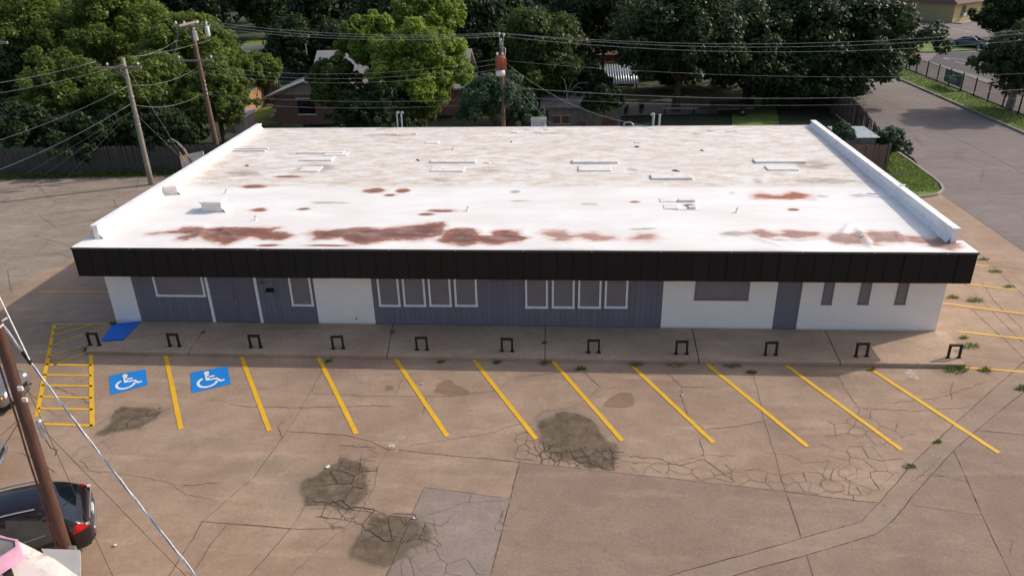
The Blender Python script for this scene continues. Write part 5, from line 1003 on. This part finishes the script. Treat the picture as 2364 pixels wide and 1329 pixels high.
for i, (x, y, h, r, lb) in enumerate(WD):
    z = .15 if y < 800 and 300 < x < 2200 else 0.; c = G(x, y+2, z); V, Fq, ti = weed(i, int(60+200*r), h*.62, r*.8); o = mesh_np('weed_tuft', V, Fq, 'grass_blade', ti); o.location = tuple(c); tag(o, lb, 'weed', 'weeds in the pavement joints')
# grass blades on the near verge tip
rng = np.random.default_rng(5); P = []
tp = [(40.5, 30)]+[(p[0]-.1, p[1]+.05) for p in tip[:-1]]+[(36.2, 17.2), (36.2, 22.5), (38.2, 30)]
while len(P) < 9000:
    q = (rng.uniform(36, 41), rng.uniform(17, 30))
    if in_poly(q, tp): P.append((*q, .1))
while len(P) < 15000: P.append((rng.uniform(51.7, 54.4), rng.uniform(24, 60), .1))
P = np.array(P); n = len(P); a = rng.uniform(0, 6.28, n); s = np.stack([np.cos(a), np.sin(a), 0*a], 1)*.03; T = P+np.stack([rng.normal(0, .05, n), rng.normal(0, .05, n), rng.uniform(.05, .14, n)], 1)
o = mesh_np('grass_blades', np.stack([P-s, P+s, T], 1).reshape(-1, 3), np.arange(3*n).reshape(-1, 3), 'grass_blade', np.repeat(rng.uniform(0, 1, n), 3)); tag(o, 'short mown grass on the road verges', 'grass', kind='stuff')
# vines and low brush along the grey fence foot
for i, (x0, x1, lb) in enumerate([(-19.5, -13.5, 'low brush along the left part of the grey fence foot'), (-13.5, -8, 'low brush at the grey fence foot behind the grey pole')]):
    rng = np.random.default_rng(i+50); n = 2600; P = np.stack([rng.uniform(x0, x1, n), 20.3+(rng.uniform(x0, x1, n)+20)*.07-np.abs(rng.normal(0, .28, n)), np.abs(rng.normal(0, .16, n))+.02], 1); P[:, 1] = 20.25+(P[:, 0]+20)*.085-np.abs(rng.normal(0, .3, n))
    V, Fq, ti = leaves(rng, P, rng.normal(size=(n, 3))*.6+np.array([0, 0, .7]), .06, rng.uniform(0, .7, n)); tag(mesh_np('low_brush', V, Fq, 'leaf_mid', ti), lb, 'brush', 'brush at the fence foot')

# ================================================================== POLES AND WIRES
def pole(name, label, x, y, h, r0, r1, mat, lean=(0, 0)):
    t = thing(name, label, 'utility pole', (x, y, 0), local=True); MB().tube([(lean[0]*k/6, lean[1]*k/6, h*k/6-.2*(k == 0)) for k in range(7)], [r0+(r1-r0)*k/6 for k in range(7)], 14).build('pole', mat, t, True, org=(0, 0, 0)); return t
def insul(mb, c, s=1.): mb.lathe([(.02*s, 0), (.02*s, .08*s), (.06*s, .09*s), (.065*s, .13*s), (.045*s, .15*s), (.05*s, .18*s), (.02*s, .21*s)], c, 'z', 10)
# grey pole
g0 = G(350, 426); P1 = pole('utility_pole', 'grey wooden pole with one crossarm standing on the left lot', g0[0], g0[1], 7.8, .17, .12, 'pole_grey', (AY(283, 135, g0[1])[0]-g0[0], 0)); x1 = AY(283, 135, g0[1])[0]-g0[0]
ca = MB().box(x1-1.62, x1+1.1, -.2, -.09, 7.2, 7.34).build('crossarm', 'grey_wood', P1, org=(0, 0, 0))
for xx in (x1-.95, x1+.95): m = MB(); insul(m, (xx, -.145, 7.34), 1.1); m.build('insulator', 'porcelain', ca, True, org=(0, 0, 0))
for s in (-1, 1): MB().tube([(x1+s*.6, -.15, 7.2), (x1, -.14, 6.75)], .02, 5).build('brace', 'galv', P1, org=(0, 0, 0))
for xx in (x1-1.75, x1+.3): MB().tube([(xx, -.15, 7.27), (xx+.55, -.15, 7.27)], [.03, .045], 7).build('dead_end_insulator', 'porcelain', P1, org=(0, 0, 0))
for z in (5.55, 4.35, 3.85): MB().lathe([(.17, z-.04), (.18, z), (.17, z+.04)], (x1*z/7.8, 0, 0), 'z', 12).build('band', 'galv', P1, org=(0, 0, 0))
# brown transformer pole
Y2 = 23.; q0, q1 = AY(500, 335, Y2), AY(440, 55, Y2); bxx = q0[0]+(q0[0]-q1[0])*q0[2]/(q1[2]-q0[2])
P2 = pole('utility_pole', 'brown wooden pole with crowded top arm and small transformers behind the grey fence', bxx, Y2, q1[2], .19, .12, 'pole_brown', (q1[0]-bxx, 0)); tx, tz = q1[0]-bxx, q1[2]
MB().box(tx-1.2, tx+1.3, -.2, -.08, tz-.22, tz-.08).build('crossarm', 'grey_wood', P2, org=(0, 0, 0)); MB().box(tx-.06, tx+.06, -1.6, 1.1, tz-.02, tz+.1).build('crossarm', 'grey_wood', P2, org=(0, 0, 0)); MB().box(tx-1.3, tx+1.1, -.2, -.1, tz-2.3, tz-2.18).build('crossarm', 'grey_wood', P2, org=(0, 0, 0))
for cxx, cyy, zz in ((tx+.35, -.4, tz-1.0), (tx+1.15, -.3, tz-.75)): o = MB().lathe([(.0, 0), (.13, .0), (.14, .05), (.14, .55), (.1, .62), (.0, .63)], (cxx, cyy, zz), 'z', 14).build('cutout_can', 'enamel_white', P2, True, org=(0, 0, 0)); m = MB(); insul(m, (cxx, cyy, zz+.6)); m.build('bushing', 'porcelain', o, True, org=(0, 0, 0))
for xx, zz in ((tx-.9, tz-.08), (tx-.35, tz-.08), (tx+.5, tz-.08), (tx+1.1, tz-.08), (tx-1.15, tz-2.18), (tx+1.0, tz-2.18)): m = MB(); insul(m, (xx, -.14, zz), 1.2); m.build('insulator', 'porcelain', P2, True, org=(0, 0, 0))
for s in (-1, 1): MB().tube([(tx+s*.7, -.15, tz-.2), (tx, -.14, tz-.8)], .025, 5).build('brace', 'grey_wood', P2, org=(0, 0, 0))
MB().tube([(tx-.7, -.3, tz-.3), (tx-1.4, -.6, tz-2.6)], .015, 5).build('ground_rod', 'galv', P2, org=(0, 0, 0))
for k in range(4): m = MB(); insul(m, (tx+.25, -.1, tz-3.65-k*.28), .8); m.build('spool', 'porcelain', P2, True, org=(0, 0, 0))
# rusty transformer pole
Y3 = 22.; q1 = AY(1157, 98, Y3); P3 = pole('utility_pole', 'dark pole with rusty transformer can behind the roof', q1[0], Y3, q1[2], .17, .11, 'pole_brown'); tz3 = q1[2]
for dx, dz in ((-.1, .55), (.17, .5), (0, .2)): MB().tube([(dx*.6, -.1, tz3-.3), (dx, -.12, tz3+dz-.15)], .02, 5).build('pin', 'galv', P3, org=(0, 0, 0)); m = MB(); insul(m, (dx, -.12, tz3+dz-.2), 1.2); m.build('insulator', 'porcelain', P3, True, org=(0, 0, 0))
za, zb = AY(1157, 128, Y3)[2], AY(1157, 172, Y3)[2]; h_ = za-zb
tc = MB().lathe([(.0, zb+h_*.3), (.30, zb+h_*.3), (.305, zb+h_*.9), (.31, zb+h_*.95), (.25, za), (0, za)], (-.06, -.42, 0), 'z', 22).build('transformer', 'rust', P3, True, org=(0, 0, 0)); MB().lathe([(.0, zb), (.295, zb), (.302, zb+h_*.299), (0, zb+h_*.299)], (-.06, -.42, 0), 'z', 22).build('paint_band', 'enamel_white', tc, True, org=(0, 0, 0))
for dx in (-.2, .12): m = MB(); insul(m, (dx-.03, -.42, za-.03), 1.3); m.build('bushing', 'porcelain', tc, True, org=(0, 0, 0))
MB().box(.2, .3, -.5, -.3, zb+.25, za-.1).build('bracket', 'rust', P3, org=(0, 0, 0)); MB().tube([(.14, -.12, tz3-.3), (.28, -.2, tz3-.35), (.2, -.2, tz3-.95)], .03, 6).build('fuse_cutout', 'porcelain', P3, org=(0, 0, 0)); MB().box(-.22, -.08, -.2, -.12, AY(1157, 232, Y3)[2], AY(1157, 224, Y3)[2]).build('tag_plate', 'galv', P3, org=(0, 0, 0))
# foreground pole
Y4 = -13.; q0, q1 = AY(152, 1265, Y4), AY(-8, 745, Y4); bxx = q0[0]+(q0[0]-q1[0])*q0[2]/(q1[2]-q0[2]); lx4 = (q1[0]-bxx)/q1[2]
P4 = pole('utility_pole', 'reddish brown pole in the near left corner with a small grey box', bxx, Y4, q1[2]+1.6, .135, .105, 'pole_red', (lx4*(q1[2]+1.6), 0))
def p4(z): return bxx+lx4*z
for px_, py_ in ((47, 897), (57, 923)): c = AY(px_, py_, Y4-.18); MB().box(c[0]-.05-bxx, c[0]+.05-bxx, -.2, -.15, c[2]-.04, c[2]+.05).build('tag_plate', 'enamel_white', P4, org=(0, 0, 0))
c = AY(92, 990, Y4-.1); MB().box(c[0]-.04-bxx, c[0]+.07-bxx, -.14, .02, c[2]-.25, c[2]+.22).build('meter_box', 'galv', P4, org=(0, 0, 0)).modifiers.new('bevel', 'BEVEL').width = .04
MB().tube([(c[0]-bxx, -.05, c[2]-.3), (c[0]+.1-bxx, -.1, c[2]-.5), (c[0]+.22-bxx, -.1, c[2]-.55), (c[0]+.12-bxx, -.08, c[2]-.72)], .012, 5).build('loose_lead', 'wire_dark', P4, org=(0, 0, 0))
MB().tube([(p4(k)-bxx-.13+.008*math.sin(k*3), -.1, k) for k in np.linspace(.3, q1[2]+1, 16)], .022, 5).build('ground_wire', 'creosote_wood', P4, org=(0, 0, 0))
c = AY(168, 1265, Y4-.2); MB().box(c[0]-.1-bxx, c[0]+.06-bxx, -.22, -.15, c[2]-.2, c[2]+.04).build('notice', 'galv', P4, org=(0, 0, 0))
# far-left crossarm end
c = AY(0, 98, 17.); t = pole('utility_pole', 'pole just off the left edge, only its grey crossarm end showing', c[0]-3.6, 17., c[2]+.5, .17, .12, 'pole_grey'); MB().box(-1, 4.15, -.2, -.08, c[2]-.07, c[2]+.06).build('crossarm', 'grey_wood', t, org=(0, 0, 0))
WN = [0]
def wire(label, a, b, sag=.3, r=.014, mat='wire_light', n=14, group='overhead wires'):
    r *= .6; a, b = np.array(a, float), np.array(b, float); pts = [tuple(a+(b-a)*k/n-np.array([0, 0, sag*4*(k/n)*(1-k/n)])) for k in range(n+1)]
    return tag(MB().tube(pts, r, 5).build('overhead_wire', mat, smooth=True), label, 'wire', group)
Yp = g0[1]-.15
wire('wire from the left edge to the grey pole crossarm, upper one', AY(-80, 202, 14), AY(222, 142, Yp), .15); wire('wire from the left edge to the grey pole crossarm, lower one', AY(-80, 226, 14), AY(290, 147, Yp), .2)
wire('wire from the left edge to the middle of the grey pole', AY(-80, 348, 14), AY(294, 200, Yp), .25, .018); wire('thick wire from the left edge to the lower grey pole', AY(-80, 421, 14), AY(302, 240, Yp), .3, .022)
for i, (x, y) in enumerate([(45, 409), (92, 411), (150, 412)]): wire(['longest guy wire fanning down left from the grey pole', 'middle guy wire fanning down left from the grey pole', 'steepest guy wire fanning down left from the grey pole'][i], G(x, y), AY(304, 258, Yp), .02, .01, 'wire_light')
wire('wire from the grey pole crossarm to the left end of the next lower arm', AY(324, 130, Yp), AY(408, 94, Y2), .12); wire('wire from the grey pole crossarm to the right end of the next lower arm', AY(300, 132, Yp), AY(487, 92, Y2), .12); wire('sagging wire between the two left poles, upper', AY(298, 197, Yp), AY(455, 157, Y2), .35); wire('sagging wire between the two left poles, middle', AY(307, 242, Yp), AY(468, 215, Y2), .45, .016); wire('sagging wire between the two left poles, lowest', AY(312, 258, Yp), AY(470, 233, Y2), .5, .012, 'wire_dark')
gA, gB = AY(290, 150, Yp), AY(432, 380, 20.4); o = wire('guy wire with yellow guard running down right from the grey pole', gA, gB, .0, .012); MB().tube([tuple(gB+(gA-gB)*.02), tuple(gB+(gA-gB)*.13)], .035, 6).build('yellow_guard', 'yellow_plastic', o)
wire('second guy wire down right from the grey pole', AY(312, 262, Yp), AY(440, 385, 20.4), .0, .01)
# main line pole2 -> pole3 -> right
def line3(lb, a, b, c, s1=.3, s2=.5, r=.014): wire(lb+', left span', AY(*a, Y2), AY(*b, Y3), s1, r); wire(lb+', right span', AY(*b, Y3), AY(*c, 22.5), s2, r)
line3('topmost power line', (478, 50), (1150, 76), (2560, 48), .42, .95); line3('second power line from the top', (480, 57), (1163, 78), (2560, 54), .45, 1.05); line3('third power line from the top', (465, 62), (1152, 84), (2560, 72), .45, 1.05)
for i, (a, b, s) in enumerate([((462, 152), (1145, 137), .7), ((466, 160), (1145, 148), .75), ((468, 168), (1150, 160), .75), ((472, 218), (1155, 226), .35), ((475, 236), (1158, 238), .35)]): wire('%s low wire between the transformer poles' % ['highest', 'second', 'middle', 'fourth', 'lowest'][i], AY(*a, Y2), AY(*b, Y3), s, .011)
for i, (a, b, s, r) in enumerate([((1162, 140), (2560, 160), .7, .01), ((1160, 200), (2560, 190), .85, .018), ((1160, 222), (2560, 212), .7, .01)]): wire('%s low wire right of the rusty transformer' % ['thin upper', 'thick middle', 'thin lower'][i], AY(*a, Y3), AY(*b, 22.5), s, r)
wire('service drop from the rusty transformer to the roof conduit', AY(1167, 145, Y3), AY(1450, 283, 17.2), .55, .016); wire('guy wire from below the rusty transformer to the ground behind the roof', AY(1165, 172, Y3), AY(1275, 290, 20.), .02, .012); wire('short drop between the roof conduits', AY(1455, 283, 17.2), AY(1505, 283, 17.3), .12, .012)
# twisted service cable in the foreground
A, B = np.array([p4(q1[2])+.1, Y4, q1[2]-.03]), G(478, 1340, 4.2); A = AY(8, 752, Y4-.1); B = B+(B-A)*.5
tw = thing('service_cable', 'twisted white service cable crossing the near left corner', 'cable', A)
for ph in range(3):
    pts = []
    for k in range(61):
        t = k/60; p = A+(B-A)*t-np.array([0, 0, .9*4*t*(1-t)*.35]); a_ = t*44+ph*2.094; pts.append((p[0]+.015*math.cos(a_), p[1]+.015*math.sin(a_)*.5, p[2]+.015*math.sin(a_)))
    MB().tube(pts, .0115, 6).build('strand', 'cable_white' if ph < 2 else 'galv', tw, True)
MB().tube([tuple(A+(B-A)*.07-np.array([0, 0, .08])), tuple(A+(B-A)*.1-np.array([0, 0, .12]))], .04, 8).build('clamp', 'rubber', tw)
MB().tube([tuple(A+np.array([.1, -.1, .1])), tuple(A+np.array([.0, -.22, 0])), tuple(A+np.array([-.15, -.1, -.12])), tuple(A+np.array([-.2, .1, .0])), tuple(A+np.array([0, .15, .1]))], .018, 6).build('drip_loop', 'cable_white', tw, True)
MB().tube([tuple(A+np.array([-.3, .4, 1.0])), tuple(A+(B-A)*.1-np.array([0, 0, .12]))], .014, 5).build('support_strand', 'cable_white', tw)
c = AY(94, 985, Y4-.15); wire('thin guy wire from the near pole, right one', c, G(445, 1345, .2), 0, .011, 'wire_dark'); wire('thin guy wire from the near pole, left one', AY(60, 890, Y4-.15), G(270, 1350, .2), 0, .011, 'wire_dark')
wire('thin dark lead left of the near pole, upper', AY(46, 964, Y4-.1), AY(-40, 1035, Y4+1), .03, .009, 'wire_dark'); wire('thin dark lead left of the near pole, lower', AY(47, 968, Y4-.1), AY(-30, 1085, Y4+.5), .02, .012, 'wire_dark')

# ================================================================== CARS
def interp(x, T): xs_, ys_ = zip(*T); return float(np.interp(x, xs_, ys_))
def car(name, label, loc, rz, L, top, belt, halfw, glass, paintm, wheels, wr=.34, tail='tail_red', roofw=.68, rails=False, rear_lamp=None, zsill=.24):
    """body lofted along x: x=0 rear end, x=L front end; glass=(rear0, rear1, side0, side1, wind0, wind1)"""
    t = thing(name, label, 'car', loc, rz, local=True); N = 64; xs_ = [L*i/N for i in range(N+1)]; rings = []
    for x in xs_:
        zt = interp(x, top); wv = interp(x, halfw); zb = min(interp(x, belt), zt-.05); gh = np.clip((zt-zb)/.55, 0, 1); wr_ = wv*(.97-(.97-roofw)*gh); e = min(1, min(x, L-x)/.22); zs = zsill+.12*(1-e)
        half = [(wv*.86, zs), (wv*.98, zs+.12), (wv, zs+(zb-zs)*.55), (wv*.985, zb-.05), (wv*.955, zb), (wv*.955*(1-.5*(1-wr_/(wv*.955))), zb+(zt-zb)*.5), (wr_, zt-.07*gh-.01), (wr_*.86, zt-.012), (wr_*.45, zt+.015), (0, zt+.022)]
        rings.append(half)
    K = 10; cats = {}
    V = []
    for x, hf in zip(xs_, rings): V += [(x, -a, b) for a, b in hf]+[(x, a, b) for a, b in hf[-2::-1]]
    R2 = 2*K-1
    for i in range(N):
        xm = (xs_[i]+xs_[i+1])/2
        for k in range(R2-1):
            kk = k if k < K-1 else R2-2-k; cat = 'body'
            pil = any(abs(xm-p) < .045 for p in glass[6])
            if kk in (4, 5) and glass[2] < xm < glass[3] and not pil: cat = 'side_window'
            if kk >= 5 and glass[4] < xm < glass[5]: cat = 'windshield'
            if kk >= 6 and glass[0] < xm < glass[1]: cat = 'rear_window'
            if kk == 0: cat = 'lower_trim'
            cats.setdefault(cat+('' if cat != 'side_window' else ('L' if k >= K-1 else 'R')), []).append((i*R2+k, i*R2+k+1, (i+1)*R2+k+1, (i+1)*R2+k))
    cats['body'] += [tuple(range(R2)), tuple(N*R2+k for k in range(R2-1, -1, -1))]
    body = None
    for cat in sorted(cats, key=lambda c: c != 'body'):
        us = sorted({v for f in cats[cat] for v in f}); ix = {v: k for k, v in enumerate(us)}; m = MB().add([V[v] for v in us], [tuple(ix[v] for v in f) for f in cats[cat]])
        o = m.build(cat.rstrip('LR') if cat.startswith('side') else cat, {'body': paintm, 'lower_trim': 'car_black'}.get(cat, 'car_glass'), t, True)
        if cat == 'body': body = o
    MB().box(.15, L-.15, -halfw[1][1]*.8, halfw[1][1]*.8, zsill-.06, zsill+.06).build('underbody', 'car_black', t)
    for xw in wheels:
        for sy in (-1, 1):
            wv = interp(xw, halfw); ar = MB().lathe([(wr+.06, -.0), (wr+.06, .02), (wr-.1, .022), (0, .022)] if sy > 0 else [(wr+.06, 0), (wr+.06, -.02), (wr-.1, -.022), (0, -.022)], (xw, sy*(wv-.005), wr+.01), 'y', 24).build('wheel_arch', 'car_black', t)
            wh = MB().lathe([(wr*.62, -.11), (wr*.97, -.11), (wr, -.07), (wr, .07), (wr*.97, .11), (wr*.62, .11)], (xw, sy*(wv-.06), wr), 'y', 26).build('wheel', 'rubber', t)
            rm = MB().lathe([(wr*.62, 0), (wr*.6, .04), (wr*.25, .03), (.0, .035)] if sy > 0 else [(wr*.62, 0), (wr*.6, -.04), (wr*.25, -.03), (0, -.035)], (xw, sy*(wv+.03), wr), 'y', 20).build('rim', 'alloy', wh)
    zb = interp(L*.45, belt)
    for sy in (-1, 1):
        pts = [(x, sy*(interp(x, halfw)*.965+.004), min(interp(x, belt), interp(x, top)-.05)-.0) for x in np.linspace(glass[2], glass[3], 14)]; MB().tube(pts, .013, 5).build('belt_trim', 'chrome', t)
        wv = interp(L*.7, halfw); MB().lathe([(.02, 0), (.1, .02), (.1, .14), (.05, .17)], (glass[3]-.05, sy*(wv+.02), zb+.06), 'y' if sy > 0 else 'y', 8).build('mirror', paintm, t)
        for xh in (L*.36, L*.56): MB().box(xh-.09, xh+.09, sy*interp(xh, halfw)-.02, sy*interp(xh, halfw)+.02, zb-.17, zb-.13).build('door_handle', 'chrome' if rails else paintm, t)
        if rails: MB().tube([(x, sy*roofw*interp(x, halfw)*.93, interp(x, top)+.035) for x in np.linspace(glass[1]+.15, glass[4]-.1, 10)], .02, 6).build('roof_rail', 'chrome', t)
    return t, body, V, rings, xs_
# dark plum SUV, seen from behind
top = [(0, .62), (.04, .86), (.12, .98), (.3, 1.12), (.72, 1.52), (.95, 1.60), (1.6, 1.66), (2.5, 1.66), (3.0, 1.58), (3.75, 1.12), (3.95, 1.06), (4.45, .92), (4.6, .78), (4.68, .6)]
belt = [(0, .95), (.5, 1.06), (1.2, 1.02), (2.5, .98), (3.8, .95), (4.7, .8)]; hwid = [(0, .62), (.08, .78), (.25, .88), (.6, .92), (2.5, .93), (3.9, .9), (4.4, .82), (4.68, .6)]
rr = G(208, 1240); fr = None
sa, sb_ = G(155, 1131, 1.62), G(0, 1166, 1.62); dirv = sb_-sa; angc = math.atan2(dirv[1], dirv[0])
SUVROT = angc; rc_ = G(198, 1220, .75)
t, body, V, rings, xs_ = car('parked_suv', 'dark plum SUV with red tail lamps parked behind the near pole', (5.99, -11.44, 0), R_(-150), 4.68, top, belt, hwid, (.3, .9, .95, 3.3, 3.02, 3.75, (1.75, 2.6)), 'plum_paint', (.95, 3.7), .35, rails=True)
def patch(t, body, xa, xb, ya, yb, za, zb, name, mat, off=.012):
    """a lamp laid on the lofted body: samples the body side between heights"""
    m = MB(); P = []
    for i in range(7):
        z = za+(zb-za)*i/6
        for j in range(7):
            u = j/6; P.append((u, z))
    return m
for sy in (-1, 1):
    m = MB(); vs = []
    for i in range(8):
        z = .86+.24*i/7
        for j in range(8):
            u = j/7; x = .02+.42*u**1.3*(1-.25*(i/7)); zt = interp(x, top); wv = interp(x, halfw=hwid) if False else interp(x, hwid); zz = min(z-.05*u, zt-.02)
            y = wv*(.985-.05*max(0, (zz-.95)/.2))+.014; vs.append((x-.012, sy*y, zz))
    m.add(vs, [(i*8+j, i*8+j+1, (i+1)*8+j+1, (i+1)*8+j) for i in range(7) for j in range(7)]); o = m.build('tail_lamp', 'tail_red', t, True); o.modifiers.new('solid', 'SOLIDIFY').thickness = .02
    MB().box(.02, .1, sy*.79-.03, sy*.79+.03, .93, .97).build('reverse_lens', 'lamp_clear', o)
MB().box(-.03, .03, -.55, .55, .5, .62).build('bumper_strip', 'alloy', t).modifiers.new('bevel', 'BEVEL').width = .02
MB().tube([(.02, y, .98-.03*abs(y)) for y in np.linspace(-.6, .6, 9)], .02, 6).build('hatch_trim', 'chrome', t); MB().box(-.02, .02, -.18, .18, .72, .86).build('licence_plate', 'enamel_white', t)
MB().tube([(.78, -.55, 1.585), (.66, 0, 1.6), (.78, .55, 1.585)], [.04, .05, .04], 6).build('spoiler', 'plum_paint', t, True); MB().tube([(.36, -.05, 1.2), (.5, .3, 1.34)], .012, 5).build('rear_wiper', 'car_black', t)
# silver car at the left edge (nose towards the hatched bay) and second silver car
tops = [(0, .6), (.1, .9), (.9, 1.0), (1.5, 1.38), (2.6, 1.42), (3.4, 1.0), (4.3, .8), (4.45, .62), (4.5, .5)]; belts = [(0, .85), (2, .92), (3.4, .9), (4.5, .7)]; hws = [(0, .6), (.15, .8), (.6, .88), (3.8, .88), (4.2, .8), (4.5, .55)]
for i, (px, lb, tipz, heading) in enumerate([((34, 925), 'silver car with dark glass at the left edge beside the hatched bay', .35, R_(8)), ((20, 1085), 'silver pickup corner with amber lamp at the left edge behind the pole', .4, R_(20))]):
    c = G(*px, .3); t, *_ = car('parked_car', lb, (c[0]+(.1 if i == 0 else -.4)-4.5*math.cos(heading), c[1]+.35-4.5*math.sin(heading), 0), heading, 4.5, tops if i == 0 else [(a, b*1.15) for a, b in tops], belts, hws, (.9, 1.45, 1.1, 3.2, 2.65, 3.4, (2.1,)), 'silver_paint', (.85, 3.65), .33)
    for sy in (-1, 1): o = MB().lathe([(.13, 0), (.12, .05), (.05, .07), (0, .07)], (4.3, sy*.58, .68), 'x', 12).build('headlight', 'lamp_clear', t, True); MB().lathe([(.06, 0), (.05, .05), (0, .06)], (4.22, sy*.74, .66), 'x', 10).build('turn_lamp', 'amber', t, True)
    MB().box(4.44, 4.53, -.45, .45, .38, .46).build('bumper', 'chrome', t).modifiers.new('bevel', 'BEVEL').width = .03; MB().box(4.42, 4.5, -.35, .35, .5, .62).build('grille', 'car_black', t)
c = G(2240, 112); t, *_ = car('parked_sedan', 'blue-grey sedan parked in the apartment lot at the upper right', (c[0]-1.4, c[1]+2.2, 0), R_(-48), 4.6, tops, belts, hws, (.55, 1.45, 1.1, 3.3, 2.65, 3.4, (2.15,)), 'blue_grey_paint', (.85, 3.65), .33)
for sy in (-1, 1): MB().lathe([(.13, 0), (.12, .05), (0, .07)], (4.3, sy*.58, .68), 'x', 10).build('headlight', 'lamp_clear', t, True); MB().box(-.01, .12, sy*.6-.12, sy*.6+.12, .62, .78).build('tail_lamp', 'tail_red', t)

simple('apron_grey', 'a9a5a2', .5, var=.08)
# ================================================================== KIOSK IN THE NEAR LEFT CORNER
zk = 2.55; e1, e2, e3 = [np.array(G(*p, zk)[:2]) for p in ((45, 1250), (125, 1290), (185, 1332))]
def circ(a, b, c):
    d = 2*(a[0]*(b[1]-c[1])+b[0]*(c[1]-a[1])+c[0]*(a[1]-b[1])); A2, B2, C2 = a@a, b@b, c@c
    return np.array([(A2*(b[1]-c[1])+B2*(c[1]-a[1])+C2*(a[1]-b[1]))/d, (A2*(c[0]-b[0])+B2*(a[0]-c[0])+C2*(b[0]-a[0]))/d])
kc = circ(e1, e2, e3); kr = float(np.linalg.norm(e1-kc))
ko = thing('snack_kiosk', 'round kiosk with mildewed white roof and pink framed sign in the near left corner', 'kiosk', (kc[0], kc[1], 0))
MB().lathe([(kr, zk-.12), (kr+.01, zk), (kr*.97, zk+.03), (kr*.6, zk+.1), (.0, zk+.14)], (kc[0], kc[1], 0), 'z', 56).build('roof', 'mildew_white', ko, True)
MB().lathe([(kr-.25, 0), (kr-.25, zk-.125)], (kc[0], kc[1], 0), 'z', 40).build('wall', 'enamel_white', ko)
a, b = G(70, 1266, zk), G(185, 1268, zk); a2 = G(184, 1345, zk)
MB().prism([tuple(G(95, 1266, zk-.15)[:2]), tuple(G(185, 1269, zk-.15)[:2]), tuple(G(186, 1345, zk-.15)[:2]), tuple(G(140, 1345, zk-.15)[:2])], zk-.2, zk-.14).build('sheet_metal_apron', 'apron_grey', ko)
pz = zk+.55; q = [np.array(G(*p, pz)[:2]) for p in ((-60, 1225), (42, 1246), (44, 1262), (-60, 1330))]
pk = MB().prism([tuple(x) for x in q], pz-.32, pz-.02).build('sign_box', 'pink_paint', ko)
cq = sum(q)/4; MB().prism([tuple(cq+(x-cq)*.8) for x in q], pz-.019, pz-.008).build('sign_glass', 'shed_wall', pk)
fr_ = MB(); q2 = [cq+(x-cq)*.86 for x in q]
for i in range(4): fr_.prism([tuple(q[i]), tuple(q[(i+1) % 4]), tuple(q2[(i+1) % 4]), tuple(q2[i])], pz-.021+.001*i, pz+.02+.001*i)
fr_.build('sign_frame', 'pink_paint', pk)
bq = [np.array(G(*p, zk+.2)[:2]) for p in ((-50, 1300), (20, 1292), (38, 1345), (-50, 1360))]; bp = MB().prism([tuple(x) for x in bq], zk+.12, zk+.2).build('striped_panel', 'black_panel', ko)
for k in range(5):
    y = 1308+k*9; s = [np.array(G(*p, zk+.205)[:2]) for p in ((-40, y+14), (2+k*2, y), (4+k*2, y+4), (-40, y+18))]; MB().prism([tuple(x) for x in s], zk+.2, zk+.205).build('white_stripe', 'enamel_white', bp)
# litter
for i, (x, y, lb) in enumerate([(266, 1259, 'small white scrap on the lot right of the SUV'), (975, 887, 'white paper scrap beside the fourth open stripe'), (955, 1197, 'white chip on the crack at the grey patch corner'), (1575, 913, 'white chip beside the seventh open stripe'), (757, 1078, 'crumpled pale wrapper on the wet cracked slab'), (545, 826, 'teal scrap at the kerb by the second open stripe'), (372, 941, 'green scrap at the edge of the left wet stain')]):
    c = G(x, y); m = MB(); s = .05 if i != 4 else .09; pts = [(c[0]+s*random.uniform(.5, 1.3)*math.cos(k*1.05), c[1]+s*random.uniform(.5, 1.3)*math.sin(k*1.05), .012+random.uniform(0, .04)) for k in range(6)]; m.add(pts+[(c[0], c[1], .05)], [(k, (k+1) % 6, 6) for k in range(6)]); tag(m.build('litter_scrap', 'teal' if i >= 5 else 'enamel_white'), lb, 'litter', 'litter on the lot')
